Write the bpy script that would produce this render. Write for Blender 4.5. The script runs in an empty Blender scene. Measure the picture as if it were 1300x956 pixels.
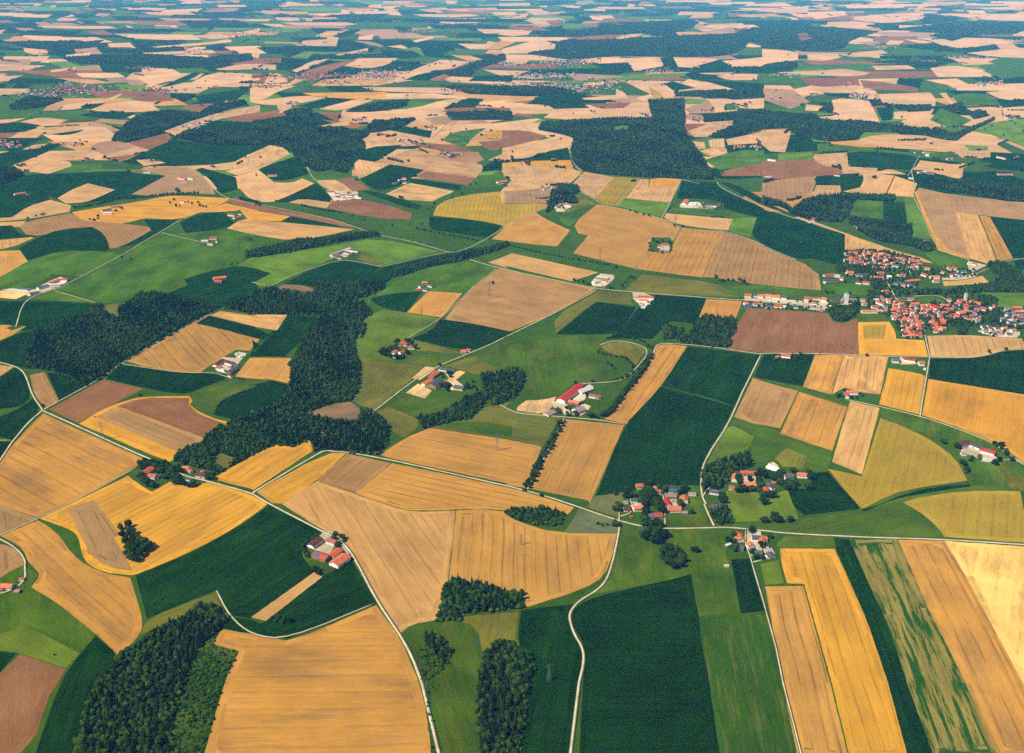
# ---- traced ground plan: survey coordinates in map tiles (origin x, origin y, scale) ----
TILES = {}
for _i, _x in enumerate((0, 320, 640, 970)):
    for _j, _y in enumerate((0, 210, 420, 630)):
        TILES['abcd'[_i] + str(_j)] = (_x, _y, 3.939)
TILES.update(zA=(170,570,13), zB=(370,660,13), zC=(480,420,9.286), zD=(680,470,10.83), zE=(775,600,11.82), zF=(885,575,8.125),
    zG=(900,660,11.82), zH=(1190,540,11.82), zI=(930,355,8.125), zJ=(1040,310,10), zK=(1160,310,9.286), zL=(1080,380,10.83),
    zM=(1180,380,10.83), zN=(1040,440,8.125), zO=(0,700,13.65), zP=(255,430,14.44), zQ=(0,340,11.82), zR=(740,330,10.83),
    zS=(680,225,13), zT=(800,240,10), zU=(410,300,8.667), zV=(400,220,8.125), zW=(100,180,5.909), zX=(1130,180,7.647), px=(0,0,1))

# kinds: S stubble, P pale stubble, G ripe gold, Y cream, B soil, T brownish stubble, O rye, M maize, N meadow, L mown meadow,
# D dry meadow, Q grey green, K streaked meadow, X patchy field, W wood, J young plantation, C felled clearing, V yard / concrete, U sand
FIELDS = '''
P a0:-60,600 0,600 130,590 60,612 -60,625
P a0:100,610 200,585 340,600 260,635
M a0:-60,620 100,615 190,640 100,665 -60,665
B a0:-60,662 90,665 50,690 -60,695
P a0:200,640 440,625 400,645 240,670
M a0:250,672 420,648 400,660 330,678
M a0:390,575 500,555 680,560 650,585 560,600
P a0:330,520 540,500 400,545 300,550
M a0:400,545 450,520 530,515 460,545
P a0:450,548 560,510 720,500 800,550 680,562 500,557
B a0:640,715 840,665 860,690 760,755
T a0:450,740 480,715 560,700 720,740 640,760 520,775
P a0:520,780 680,730 745,760 640,780 560,782
B a0:500,790 700,770 650,790 600,810
M a0:610,810 700,770 860,700 1100,725 1290,730 1240,775 1150,820 800,835 640,820
W a0:560,700 650,600 700,575 900,550 1040,580 940,610 830,650 800,670 630,715
W a0:870,690 920,650 1060,655 1300,650 1300,725 1080,730
P a0:820,655 1000,590 1150,550 1300,525 1300,560 1060,600 880,680
B a0:900,540 960,520 1070,518 1000,560
W a0:1000,570 1060,530 1220,505 1230,518 1060,575
P a0:1140,845 1220,790 1300,755 1300,880 1200,880
P a0:50,815 180,780 350,810 360,830 240,870 100,850
M a0:-60,780 150,735 330,710 240,760 60,830 -60,860
P a0:110,750 160,725 240,718 200,742
P a0:680,800 780,795 830,815 720,830
P a0:230,510 320,490 310,510 240,525
W a0:50,530 150,480 320,500 200,540 60,550
P a0:680,390 790,350 860,345 920,375 860,400 760,430
M a0:790,440 960,365 1000,370 960,395 880,425
P a0:930,425 1060,362 1200,365 1300,375 1300,400 1100,430
P a0:1080,345 1200,320 1300,320 1300,345 1100,352
W a0:890,340 1020,290 1250,270 1270,300 1000,340
W a0:300,290 700,270 1000,290 900,315 400,322
P a0:250,350 380,335 380,345 260,362
P a0:-60,385 120,376 0,412 -60,420
M a0:970,480 1200,445 1250,450 1180,500 1000,510
B a0:650,500 700,472 850,475 870,505 740,510
P a0:520,502 600,468 615,470 560,500
P a0:700,240 860,225 1050,210 1150,195 1160,210 800,245
P a0:690,265 900,255 1060,250 1080,265 720,275
P a0:950,180 1180,165 1300,140 1300,160 1100,200
P a0:330,275 460,262 440,282 330,285
P b0:-10,770 90,725 160,735 190,770 30,850 -10,870
W b0:0,605 100,600 330,610 400,640 540,660 600,650 560,710 570,750 470,790 500,830 470,867 b1:380,20 330,32 290,20 280,0 b0:270,840 170,740 90,725 0,720 a0:1250,725 1280,650
W b0:570,650 620,590 760,580 820,600 700,650 600,665
W b0:470,560 590,520 780,500 770,530 650,560
W b0:160,560 290,545 300,575 280,595 180,590
W b0:970,570 1100,562 1300,560 1300,600 1000,600
W b0:1020,350 1130,305 1260,270 1270,300 1130,345 1060,370
P b0:330,630 480,605 490,625 340,640
P b0:470,570 640,555 820,540 950,500 1060,490 940,560 960,580 780,600 640,605 500,590
P b0:335,545 500,495 610,500 450,555
M b0:230,530 380,490 520,495 330,545
G b0:250,465 500,462 670,460 670,485 620,500 320,485
P b0:-10,510 250,475 370,490 200,525 60,525
P b0:-10,440 220,430 120,460 60,500 -10,510
B b0:0,570 150,548 130,565 0,597
P b0:545,700 620,660 700,655 900,690 960,700 900,720 820,730 600,735
M b0:470,790 580,735 750,725 690,770 600,810 500,835
P b0:500,850 720,770 850,735 900,745 1150,825 1130,860 1000,900 500,880
B b0:780,710 900,715 1050,740 1040,755 930,752 850,738
T b0:900,780 960,758 1130,760 1160,800 1100,820 980,800
M b0:620,880 720,825 860,850 820,875
M b0:680,650 760,632 900,655 890,690
G b0:770,630 960,618 900,645 820,645
N b0:950,700 1000,660 1170,640 1100,690 1060,740
G b0:1125,688 1200,650 1300,650 1300,695 1180,692
B b0:1130,710 1300,695 1220,755 1180,750
P b0:1180,800 1300,750 1300,810
P b0:915,680 980,610 1110,605 1000,665
M b0:990,530 1080,490 1160,495 1130,530
B b0:950,560 1000,535 1290,540 1290,562
P b0:1140,510 1300,495 c0:0,510 b0:1300,540 1130,530
P b0:460,330 530,290 730,290 690,320 580,345
M b0:320,400 450,330 570,350 500,390
B b0:230,370 370,320 530,300 400,350 330,400 270,395
P b0:185,360 310,300 385,295 230,365
P b0:660,415 920,300 1000,300 1090,310 980,350 820,370 720,415
M b0:760,400 850,365 980,365 900,400
B b0:880,400 960,370 1000,380 950,405
M b0:1080,405 1120,380 1300,375 1300,410
P b0:60,415 90,365 150,370 180,410 100,418
B b0:0,365 70,370 60,390 0,392
P b0:0,320 130,325 120,350 0,345
P b0:410,275 580,240 580,255 430,282
B b0:0,290 150,290 150,312 0,315
P b0:800,205 900,180 910,192 820,212
P c0:-10,740 180,700 290,680 345,690 325,740 180,762 130,790 -10,797
B c0:-10,655 100,650 215,680 150,705 -10,742
M c0:130,800 200,760 320,738 332,790 250,808 150,812
G c0:-10,815 150,805 330,800 350,850 400,880 200,880 -10,865
P c0:345,590 480,550 600,525 720,508 735,580 620,587 450,603
P c0:40,560 100,520 220,525 250,540 430,545 330,565 100,572
M c0:110,520 190,470 420,465 380,510 430,540 250,545 215,525
P c0:390,490 560,475 560,445 600,460 620,490 500,500 400,498
B c0:415,520 640,512 600,540 480,545
P c0:720,420 780,420 840,450 850,490 790,497 790,470 740,430
O c0:720,428 790,472 780,497 750,495
P c0:660,490 740,468 748,480 700,508
P c0:870,425 920,395 1100,430 1160,455 1000,460
P c0:1060,380 1170,368 1270,372 1260,400 1120,402
M c0:960,395 1300,420 1300,440 1200,460
M c0:800,420 840,405 960,440 850,455
P c0:920,655 1000,625 1090,600 1140,600 1145,635 1030,685 950,685
T c0:905,570 990,575 995,605 920,600
T c0:905,545 1000,508 1025,500 1060,565 930,568
P c0:1022,500 1090,490 1160,500 1165,558 1060,565
N c0:1105,520 1150,515 1162,548 1105,552
P c0:1140,500 1300,490 1300,545 1180,540
W c0:1000,590 1080,565 1300,552 d0:0,560 260,575 270,600 480,610 600,625 820,650 760,665 500,660 460,700 300,712 130,662 140,640 0,645 c0:1250,660 1080,692 1020,685 1140,640 1150,602 1000,612
P c0:910,705 1000,710 1008,742 940,750
P c0:980,755 1040,738 1110,742 1120,770 1060,797
P c0:1020,700 1100,692 1105,738 1030,738
P c0:1110,697 1300,658 1300,715 1120,725
N c0:1000,800 1170,750 1300,752 1300,820 1080,850
B c0:1080,860 1200,830 1300,818 1300,880 1090,880
P c0:465,290 780,290 800,330 650,355 620,312 470,318
M c0:790,292 840,285 870,335 820,330
P c0:845,285 1080,295 1040,320 970,340 870,335
P c0:1095,305 1300,285 1300,335 1150,340
M c0:960,330 1080,298 1150,340 1020,345
L c0:100,412 450,400 700,372 900,365 910,380 700,395 300,420
W c0:120,270 270,200 500,195 1000,175 1220,165 1220,215 1190,250 1100,285 800,285 500,282 350,302 250,290
W c0:200,182 430,142 900,95 970,110 940,140 500,178
W c0:850,462 1000,455 1170,455 1180,490 860,482
B c0:300,190 500,175 620,172 600,195 400,205
P c0:540,195 620,170 700,168 600,202
P c0:-10,245 180,195 265,225 250,250 -10,272
P c0:950,140 1190,115 1200,125 1000,158
W c0:720,503 900,497 907,600 895,650 990,780 1050,880 c1:1050,75 870,65 730,60 500,45 400,30 c0:400,860 350,820 325,760 350,690 280,670 170,650 190,610 400,600 560,590 640,592 740,592
L c0:545,632 620,628 625,648 550,655
P d0:450,715 500,685 600,672 760,675 900,692 1000,735 930,762 800,752
P d0:340,500 400,490 530,505 580,615 340,605
P d0:265,585 350,578 340,605
P d0:575,470 830,462 860,495 855,530 640,530 580,515
P d0:650,560 850,545 820,595 650,595
P d0:670,622 700,600 800,620 780,640
M d0:560,540 650,535 640,600 590,605
N d0:830,600 880,540 1040,600 950,650
N d0:940,480 1000,465 1110,470 1170,525 980,530
P d0:875,465 910,465 950,520 935,522
P d0:1010,540 1190,530 1190,590 1130,600
P d0:1110,460 1300,450 1400,450 1400,505 1300,505 1250,500 1160,488
M d0:1160,490 1230,500 1260,535 1200,540
M d0:1245,507 1400,505 1400,528 1285,530
P d0:1190,540 1300,530 1400,530 1400,590 1200,585
L d0:1010,652 1180,600 1300,610 1400,615 1400,780 1300,750 1170,680
P d0:1150,685 1300,752 1400,790 1400,770 1250,715
W d0:810,680 850,640 940,670 1010,650 1150,590 1155,600 1020,665 960,705 900,700
W d0:910,535 980,515 1010,540 970,567
W d0:1020,570 1080,550 1125,580 1050,597
W d0:700,542 830,528 830,555 720,560
B d0:120,390 470,390 480,430 230,435
B d0:480,400 600,410 770,440 770,462 500,440
P d0:190,440 470,425 460,465 290,465
T d0:-10,440 150,450 200,490 230,510 130,545 0,500
N d0:80,395 180,390 230,430 150,445
P d0:60,362 300,352 400,342 530,365 490,380 270,380
P d0:540,330 720,325 760,345 560,350
P d0:830,340 900,330 1000,330 1130,365 1140,385 870,385
N d0:1070,335 1150,295 1240,275 1300,290 1400,300 1400,370 1190,395 1110,350
P d0:930,290 1080,290 1150,320 1000,325
P d0:820,200 1050,185 1300,205 1000,247 930,240
P d0:-10,245 100,250 170,265 170,300 -10,330
P d0:215,270 370,270 380,290 300,305 220,300
P d0:370,272 590,250 620,265 470,290
P d0:1010,265 1250,240 1400,250 1400,295 1150,285
M d0:680,232 850,212 920,245 800,250
W d0:-10,130 60,150 270,130 480,150 570,160 430,200 400,240 270,262 -10,240
B d0:160,168 215,162 245,195 180,212
W d0:620,150 900,122 950,110 1400,112 1400,140 1200,172 900,162
W d0:780,92 850,75 980,95 930,110 800,122
W d0:540,312 700,302 920,320 800,332
W d0:830,180 900,165 1050,175 940,205
P d0:200,60 400,55 420,75 260,95
P d0:320,110 480,105 560,118 300,140
P d0:430,85 600,70 800,60 800,95 620,118 480,105
P d0:840,68 1300,70 1400,75 1400,108 1100,100 960,80
P d0:400,25 700,20 700,38 420,42
P d0:-10,45 220,40 230,65 100,70 -10,60
M d0:420,762 500,755 700,770 820,800 750,842 600,850 430,832
N d0:130,745 270,712 480,735 790,770 700,772 500,756 420,765 250,765
P d0:250,772 415,762 422,835 300,830 255,820
B d0:-10,802 250,800 300,830 400,845 420,880 d1:400,-5 410,38 260,55 50,70 -10,60
P d0:370,832 620,842 710,870 400,868
P d0:755,842 780,802 990,830 995,880 d1:985,60 900,50
M d0:760,785 980,812 990,828 780,800
P d0:950,767 1040,755 1135,755 1130,787 1000,780
L d0:1000,725 1120,730 1120,750 1030,755
M d0:1100,830 1300,780 1400,770 1400,850 1180,850
L d0:70,766 240,760 250,800 70,800
M d0:110,682 180,665 260,710 270,755 110,762
P d0:-10,650 140,645 105,762 30,757 c0:1260,700
P d0:490,860 550,862 d1:620,20 710,45 550,40 300,0
P a1:105,25 200,-20 360,-5 300,25 150,35
M a1:-40,100 120,45 330,40 620,25 680,40 830,52 655,145 770,155 600,170 480,180 430,190 350,190 285,170 240,150 250,172 140,200 60,262 -40,272
P a1:285,165 360,120 440,90 575,122 480,165 430,185 330,190
P a1:-40,265 60,260 140,205 250,172 355,200 350,232 130,270 -40,282
T a1:655,145 830,52 700,20 760,10 900,5 980,20 1060,110 1075,145 880,135 780,155
G a1:360,235 500,210 650,190 800,160 870,150 1150,165 1100,200 1000,235 900,272 740,265 720,265 620,290 590,290 400,275
T a1:100,310 130,280 350,240 430,280 560,285 620,292 760,310 750,330 600,410 550,415 470,310 300,330 200,352 130,345
P a1:-40,288 130,278 100,308 -40,305
M a1:-40,305 60,300 100,345 190,355 60,365 -40,370
P a1:-40,378 150,358 170,362 60,410 -40,425
S a1:-40,430 100,425 140,480 0,558 -40,580
M a1:95,415 190,360 300,320 460,308 520,340 550,410 530,430 300,430 140,475
N a1:-40,585 145,480 300,425 550,430 600,450 400,555 260,545 180,600 20,620 -40,620
N a1:270,620 400,560 620,450 790,340 930,340 1130,320 1300,345 b1:0,350 0,410 a1:1240,450 1190,500 1040,530 920,570 940,600 840,640 700,640 520,690 480,680 330,625
L a1:1190,500 1260,460 1300,465 b1:60,500 0,520 a1:1300,520
M a1:720,272 885,270 800,340 700,390 600,410 760,330
M a1:900,290 1000,240 1120,235 1150,270 1170,285 1130,315 930,340
P a1:1135,315 1210,268 1300,265 b1:0,275 150,285 510,320 350,355 200,378 0,345
B a1:1130,180 1190,163 1300,200 b1:0,198 250,240 420,270 520,315 430,300 200,255 0,222
G a1:1000,235 1130,190 1300,228 b1:0,225 190,255 140,280 0,275 a1:1230,262 1200,222 1170,230
M b1:145,280 200,255 430,300 440,308
M a1:980,20 1010,12 1180,60 1190,120 1110,140 1080,110 1050,70
P a1:1130,30 1300,-10 1300,20 1200,55
P a1:1185,60 1290,20 b1:110,85 200,88 250,65 310,90 125,180 50,185 -10,165 a1:1230,150 1195,110
M a1:1190,155 1300,178 1300,200 1200,172
N a1:150,665 270,630 460,680 470,690
M a1:-40,680 270,680 460,690 450,740 380,760 210,820 100,830 130,805 30,797 -40,795
S a1:-40,800 30,797 130,805 60,850 a2:-40,65 -40,10
N a1:30,815 60,800 120,805 60,825
M a1:920,570 1150,503 b1:0,510 95,540 10,585 80,605 0,645 a1:1300,640 1150,690 1100,715 1000,680 830,645 940,600
L b1:-10,470 200,430 430,400 620,360 940,430 680,495 640,500 560,440 500,420 470,440 400,470 210,545 50,625 10,585 95,540 0,510
D b1:540,440 600,460 680,495 600,500 530,470
M b1:160,590 300,520 430,478 520,482 640,512 530,585 300,585 280,600
M b1:520,587 640,515 700,500 850,465 1000,435 1120,410 1100,440 980,465 850,495 720,545 660,600
P b1:505,0 530,-30 690,-5 600,45 535,65
M b1:540,68 690,-5 860,25 800,60 740,100 640,125 590,110
P b1:700,-5 760,-20 1100,-15 1150,0 1155,20 1120,62 880,25
B b1:805,58 870,28 1120,62 1080,98
M b1:790,65 1050,100 1040,125 780,85
P b1:670,142 790,88 1010,130 900,180 750,170
M b1:545,130 600,125 850,200 830,222 740,200
B b1:370,212 400,180 540,168 700,205 800,240 790,272 600,262
P b1:185,185 250,165 395,185 370,215
M b1:120,180 320,90 400,150 390,185 240,165 190,185
P b1:320,75 420,72 520,130 400,130 350,105
B b1:430,68 500,60 590,120 500,130
M b1:30,22 80,0 250,0 290,40 180,75 110,75
O b1:905,250 930,190 1050,150 1240,130 1300,160 c1:0,195 190,190 240,205 110,250 0,310 b1:1250,300 1100,270
M b1:885,258 1100,270 1250,300 1190,367 900,320 885,300
S b1:1200,368 c1:0,315 60,270 150,230 200,265 330,325 265,405 100,390
P b1:1230,140 1300,75 c1:0,62 300,52 320,18 390,32 330,90 250,100 240,150 210,190 0,190
P c1:-10,5 60,0 310,15 290,55 0,60
T c1:0,130 130,120 250,100 240,150 210,190 0,190
P c1:345,90 400,32 545,58 455,165 380,130
O c1:455,165 545,58 680,65 610,160 570,205 500,195
P c1:680,68 725,70 720,108 870,108 830,185 610,165
G c1:725,108 730,70 790,62 885,70 870,108
L c1:600,165 830,187 790,258 570,205
D c1:360,140 450,185 460,195 300,240 290,230
N c1:270,250 380,260 330,305 290,290
S c1:345,290 465,195 570,210 780,260 880,305 840,380 830,360 740,360 720,430 650,515 345,440 420,350 370,340
S c1:885,312 1090,330 990,560 660,518 720,430 830,440 845,390
T c1:1090,330 1200,360 1300,400 d1:0,410 270,520 285,625 0,600 c1:1050,560 995,558
P c1:810,240 1145,268 1120,325 870,298 800,260
L c1:1145,265 1265,260 1230,360 1125,325
N c1:820,235 850,205 1040,215 1265,260 1150,265
M c1:865,165 890,75 1060,85 1080,110 1300,215 d1:0,222 270,303 250,465 160,470 0,400 c1:1235,350 1265,260 1100,215 1100,190 1000,165
M c1:1075,85 1140,90 1300,165 d1:0,180 150,250 0,205 c1:1200,150
M d1:270,305 405,345 400,505 250,470
P d1:150,260 185,257 600,410 800,465 850,490 700,470 550,440 405,430 405,345
D c1:600,625 690,545 1000,580 1105,605 1185,660 760,640
N c1:1105,605 1230,595 1300,600 d1:300,640 c1:1190,665 1100,635
D c1:480,625 630,640 640,695 460,682 380,740 260,840 250,755
M c1:460,683 660,710 580,838 480,845 260,845
M c1:665,715 755,648 1010,665 965,780 940,790 830,780 740,867 500,867 580,838
S c1:1012,668 1190,680 1150,790 965,785
T d1:-10,90 60,70 260,55 255,100 230,150 100,185 -10,150
M d1:260,55 475,38 478,70 440,115 380,125 370,100 260,100
P d1:260,100 380,100 385,130 340,155 245,155
P d1:395,130 480,110 500,70 490,42 550,40 650,50 605,148 460,142
P d1:655,52 765,90 745,158 610,150
P d1:765,-10 985,-5 998,20 980,70 900,50 850,25
W d1:-10,160 100,190 140,220 220,160 390,145 655,150 650,182 460,175 440,240 380,285 280,280 150,255 100,210 -10,190
N d1:455,170 600,180 590,275 420,250
M d1:597,182 700,185 715,300 600,280
L d1:700,160 750,160 780,230 840,370 740,360 720,280
W d1:420,262 600,280 710,310 740,290 740,370 850,400 840,440 720,400 560,380 430,300
T d1:775,112 950,150 1300,185 1400,190 1400,280 1300,272 960,235 1030,460 880,415 780,200 750,140
G d1:750,135 765,128 790,200 880,405 1025,455 1030,470 870,425
P d1:960,235 1070,248 1165,480 1130,495 1030,465
S d1:1078,250 1130,258 1245,465 1172,480
M d1:1130,258 1300,275 1400,280 1400,460 1245,462
M d1:1250,475 1400,460 1400,530 1300,520 1260,525
W d1:780,80 820,65 1000,75 1150,90 1240,110 1300,130 1400,140 1400,190 1300,183 1200,180 950,130 800,105
N d1:800,440 860,425 1010,480 1010,510 900,520 870,500
P d1:890,580 1000,575 1090,552 1130,590 900,603
L d1:1085,635 1300,640 1400,645 1400,700 1180,715 1100,660
N d1:310,600 440,590 560,605 550,650 330,650
N d1:745,660 890,648 935,700 770,690
N d1:630,500 720,500 720,545 640,550
S d1:-10,600 0,470
N d1:470,740 600,745 630,782 470,782
B c1:1215,715 1300,718 d1:0,715 320,740 345,780 400,790 468,765 d2:472,118 0,108 c2:1120,95 1130,30
G d2:475,118 470,-25 d1:470,785 625,782 655,830 660,867 d2:655,40 800,48 820,128
O d1:495,800 610,798 600,867 500,867
M a2:-40,70 0,55 100,10 170,0 180,60 130,140 150,190 100,180 0,155 -40,150
P a2:-40,165 70,180 0,228 -40,250
M a2:-40,250 0,230 72,187 115,195 160,330 100,380 0,390 -40,395
M a2:70,405 165,340 205,400 60,545 0,530 -40,530 -40,440
M a2:-40,555 52,556 0,640 -40,690
T a2:148,222 220,207 295,350 230,385 175,330
M a2:235,210 310,215 430,275 297,346
B a2:245,392 520,243 718,290 600,350 390,460
M a2:600,170 750,190 900,212 1080,212 1130,235 1100,265 1000,290 940,315 850,310 720,285 530,240
S a2:632,152 780,60 a1:1000,770 1050,748 a2:1130,0 1300,42 1250,100 1180,95 1040,180 1000,210 900,206 750,185
P a1:1050,750 1105,728 1300,758 b1:0,745 175,748 125,825 0,805 a1:1300,812
M a1:980,790 1045,752 1300,814 b1:0,808 85,845 b2:60,45 0,35 a2:1300,42 1130,-2
M b2:-10,128 70,45 100,0 b1:130,825 180,748 330,755 345,770 300,820 260,867 b2:240,60 160,128
M a2:1255,105 1300,72 b2:0,45 10,122 a2:1250,130
S a2:1175,230 1250,135 b2:0,135 200,137 185,200 210,240 180,262 90,242 a2:1300,242
G a2:395,465 500,400 600,358 720,327 975,328 950,370 1000,410 1100,450 1190,460 1150,490 1020,570 890,635 850,655 770,625
B a2:590,377 700,337 950,335 945,375 1000,420 1120,462 1020,537
T a2:480,430 590,380 1020,540 1000,560 905,613
S a2:215,412 720,640 690,678 345,862 a3:190,108 0,45 -60,20 a2:-60,720 0,655 80,550
N a2:940,315 1000,290 1130,240 b2:0,245 90,243 60,260 0,275 a2:1150,330 1090,360 1070,420 1010,400 975,370
M a2:1070,420 1090,360 1160,320 1300,275 b2:0,272 100,250 180,272 180,350 100,390 0,420 a2:1200,450
L b2:520,60 545,0 b1:560,760 660,720 940,765 780,867 b2:850,10 790,40 640,120 730,155 540,150
N b1:530,690 700,600 740,560 860,515 1000,490 1090,480 1225,512 1065,645 880,625 760,640 600,670 570,720
M b1:590,665 700,640 850,629 770,735 660,715 600,680
S b1:775,735 880,629 1050,640 950,760
T b1:1228,515 c1:0,517 462,617 235,748 120,795 b1:1290,830 965,770 1060,640
P b1:1180,485 1300,440 c1:20,435 470,535 340,580 0,500 b1:1280,515
M b2:800,38 900,0 b1:940,770 1100,790 1290,830 c1:60,840 b2:1290,20 1130,95 980,85
N b2:730,155 790,95 1040,122 930,180 850,170
D b2:790,45 850,55 1030,105 1050,118 820,98
D b2:545,148 850,170 860,190 600,408 505,350 540,280
D b2:960,175 1160,110 1250,190 1230,215 1150,225 1000,180
N b2:1110,130 1200,90 1300,40 1300,200 1240,200 1160,155
D b2:610,412 680,380 830,440 830,480 760,540 700,500 680,470
N b2:690,380 780,310 860,350 1060,300 1050,350 1000,400 860,440
U b2:770,310 830,265 900,300 865,340
N c2:-20,90 60,60 250,30 520,20 480,80 460,110 500,180 560,240 400,260 330,270 270,330 200,350 0,370 -10,200
U c2:60,385 110,350 200,345 260,330 230,400 190,415 70,410
D b2:910,480 1090,440 1180,370 1300,350 c2:0,390 290,430 190,578 0,540 b2:1300,545 880,485
N b2:920,478 1090,445 1300,480 1300,540
S b2:640,620 750,545 885,487 1300,548 c2:0,542 188,580 108,786 0,768 b2:1300,768 700,640
S c2:300,442 600,472 430,865 c3:420,20 c2:130,790
S c2:500,440 600,330 745,125 760,75 800,65 915,77 790,270 620,467
M c2:918,80 1280,122 1190,300 1150,375 1050,340 790,275
M c2:785,278 1150,378 1100,480 1020,600 980,700 980,775 850,770 700,770 600,830 455,838 600,474 690,380
D c2:485,80 530,52 650,60 725,95 690,120 650,180 620,130 540,120
T c2:1150,430 1245,235 d2:0,255 170,302 80,488 0,472 c2:1250,465
M c2:1250,228 1300,120 d2:0,118 250,118 195,275 100,262 0,240
N c2:1130,470 1160,435 1250,465 d2:0,475 345,600 320,700 240,705 130,690 0,660 c2:1230,660 1240,560
L c2:1120,482 1150,477 1250,530 1220,600 1150,630 1010,690 1030,620
D d2:50,640 110,585 215,625 190,690 90,680
N d2:-20,240 195,280 415,372 430,347 575,372 590,385 580,430 490,720 340,660 345,640 410,378 170,302 60,260
N d2:590,387 780,430 960,490 1150,565 1230,620 1400,690 1400,780 1220,780 1030,770 1015,750 960,640 850,555 700,480 580,430
D d2:1180,680 1300,735 1400,760 1400,810 1230,790
S d2:255,120 395,122 335,318 195,280
P d2:397,122 622,130 580,318 500,310 400,285 340,318
S d2:175,305 415,380 340,600 80,515
P d2:422,375 435,352 578,387 490,718 340,655
G d2:622,187 700,200 780,215 808,228 778,418 575,368
G d2:822,242 1300,320 1400,340 1400,690 1300,660 1230,610 1150,555 960,480 790,422
M d2:832,142 1020,137 1130,110 1300,97 1400,90 1400,330 1300,318 825,238
P d2:815,25 1000,20 1290,40 1310,88 1200,93 1100,125 1000,133 835,130
O d2:320,690 490,728 580,437 700,480 850,555 960,640 1015,750 800,780 640,815 560,870 d3:490,62 d2:460,865
M d2:115,797 240,790 235,712 320,707 400,800 470,865 d3:475,62 200,95 150,50
N d2:640,815 1030,768 1280,785 1280,800 1000,798 860,840 d3:690,22 500,78 480,70
M d2:575,870 700,815 860,780 1030,767 1030,780 900,797 740,825 d3:640,18 505,76 485,70
M d3:130,0 200,95 470,65 430,0
S a2:-200,900 -60,900 a3:-60,10 -60,20 -200,50
T a3:-60,25 0,45 190,113 0,193 -60,225
S a3:190,120 240,150 300,200 360,290 440,350 530,388 650,407 680,500 715,630 700,690 650,745 590,793 480,690 380,610 280,530 155,455 200,400 180,365 140,330 120,270 60,225 0,198
T a3:-60,230 60,250 110,300 122,345 60,372 0,410 -60,435
G a2:350,865 640,725 690,765 760,805 850,755 960,775 1050,755 1300,835 b3:75,42 a3:1300,72 1170,162 960,277 690,390 650,396 530,383 440,343 410,290 390,200 360,172 300,148 200,112
T a3:340,60 470,20 520,80 600,190 570,210 620,290 665,375 530,350 450,290 400,190
M a3:680,398 960,283 1170,168 1300,80 b3:85,42 350,182 270,240 245,290 290,345 330,375 0,605 a3:1250,612 1140,590 1085,470 980,510 735,612
M b3:345,405 430,360 490,310 620,533 180,713 0,693 a3:1120,660 1145,605 1250,615 1300,640 b3:70,625
N b3:240,290 270,240 330,190 490,260 490,310 430,365 350,400 300,360
P b3:-5,605 310,380 350,405 70,625
D a3:735,612 1085,480 1105,560 1000,560 920,600 740,680 700,690
N a3:-60,440 0,410 60,375 125,350 190,390 155,455 280,530 480,690 400,785 250,690 120,640 0,690 -60,720
L a3:-60,722 0,692 120,642 400,787 330,860 100,785 0,770 -60,770
M a3:-60,775 80,785 0,880 -60,930
B a3:100,790 330,865 290,935 240,1010 160,1200 -60,1300 -60,945 0,888
M a3:480,700 590,797 560,860 480,935 350,1250 170,1250 300,930 400,790
W a3:560,860 600,800 700,730 830,650 960,600 1000,550 1080,560 1140,610 1100,660 1060,700 980,760 960,860 900,935 830,1250 360,1280 480,945
J a3:1085,675 1070,745 1190,780 1120,935 1010,1250 860,1250 905,935 1000,780
S a3:1110,665 1300,697 b3:170,722 280,692 620,545 740,705 830,920 940,1250 a3:1010,1280 1120,935 1195,775 1065,740
P b3:150,40 200,0 b2:150,865 325,752 520,817 640,867 b3:560,2 700,52 800,80 1018,72 1000,250 980,420 950,560 920,620 800,640 740,688 620,508 490,285 440,205 340,162
S b3:1022,72 1150,64 1260,77 c3:0,87 80,132 250,182 565,187 540,300 500,400 400,465 90,563 85,490 b3:1260,485 1130,440 1010,420 985,420
S b2:520,813 700,662 1300,787 c3:205,8 350,57 300,110 b3:1300,75 1150,60 800,76 700,48 560,-2 b2:640,863
T b2:475,615 695,662 520,813 325,750
N b3:745,697 840,640 930,625 1050,590 1300,570 c3:80,567 60,750 150,830 120,935 60,1250 b3:980,1280 850,935 800,800
D b3:1030,620 1130,660 1150,780 1250,730 c3:0,720 50,740 70,580 b3:1060,600
G a2:1060,740 1300,605 b2:0,617 100,570 210,582 285,547 308,598 5,797 a2:1280,797
G b2:20,803 370,612 470,612 320,755 150,865 100,862
J b3:830,790 900,720 950,735 1010,790 960,870 880,935 930,1250 900,1250 850,930
W b3:860,700 900,690 960,740 1000,780 960,840 900,800
W b3:1160,780 1240,740 1300,745 c3:0,745 100,770 150,830 120,935 60,1280 b3:1150,1280 1120,1000
W b3:965,450 1010,415 1080,430 1200,460 1300,490 c3:90,490 85,560 0,570 b3:1200,575 1050,585 1030,620 930,620
M c3:85,572 200,555 350,541 325,600 350,680 400,760 395,840 375,935 330,1250 60,1250 150,850 120,780 65,745
M c3:375,540 470,500 680,450 850,415 935,390 965,560 975,610 1000,800 1030,935 1080,1250 375,1250 395,935 405,800 400,740 350,660 335,590
N c3:590,145 720,160 810,170 1050,165 1110,165 1110,300 1125,320 1180,580 975,600 960,540 935,390 850,415 680,450 440,490 520,420 560,300 580,200
M c3:1135,318 1230,312 1300,568 d3:0,572 c3:1185,585
K c3:975,605 1300,590 d3:-5,590 60,780 90,935 170,1250 c3:1080,1250 1020,900 985,720
Q c3:372,62 570,125 575,180 480,188 300,178 345,120
Q c3:455,0 600,-20 580,110 415,55
N c3:810,90 800,150 1045,155 990,0 920,0 930,80 830,95
L c2:1105,800 1290,790 c3:1300,60 1150,140 1130,80
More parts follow.
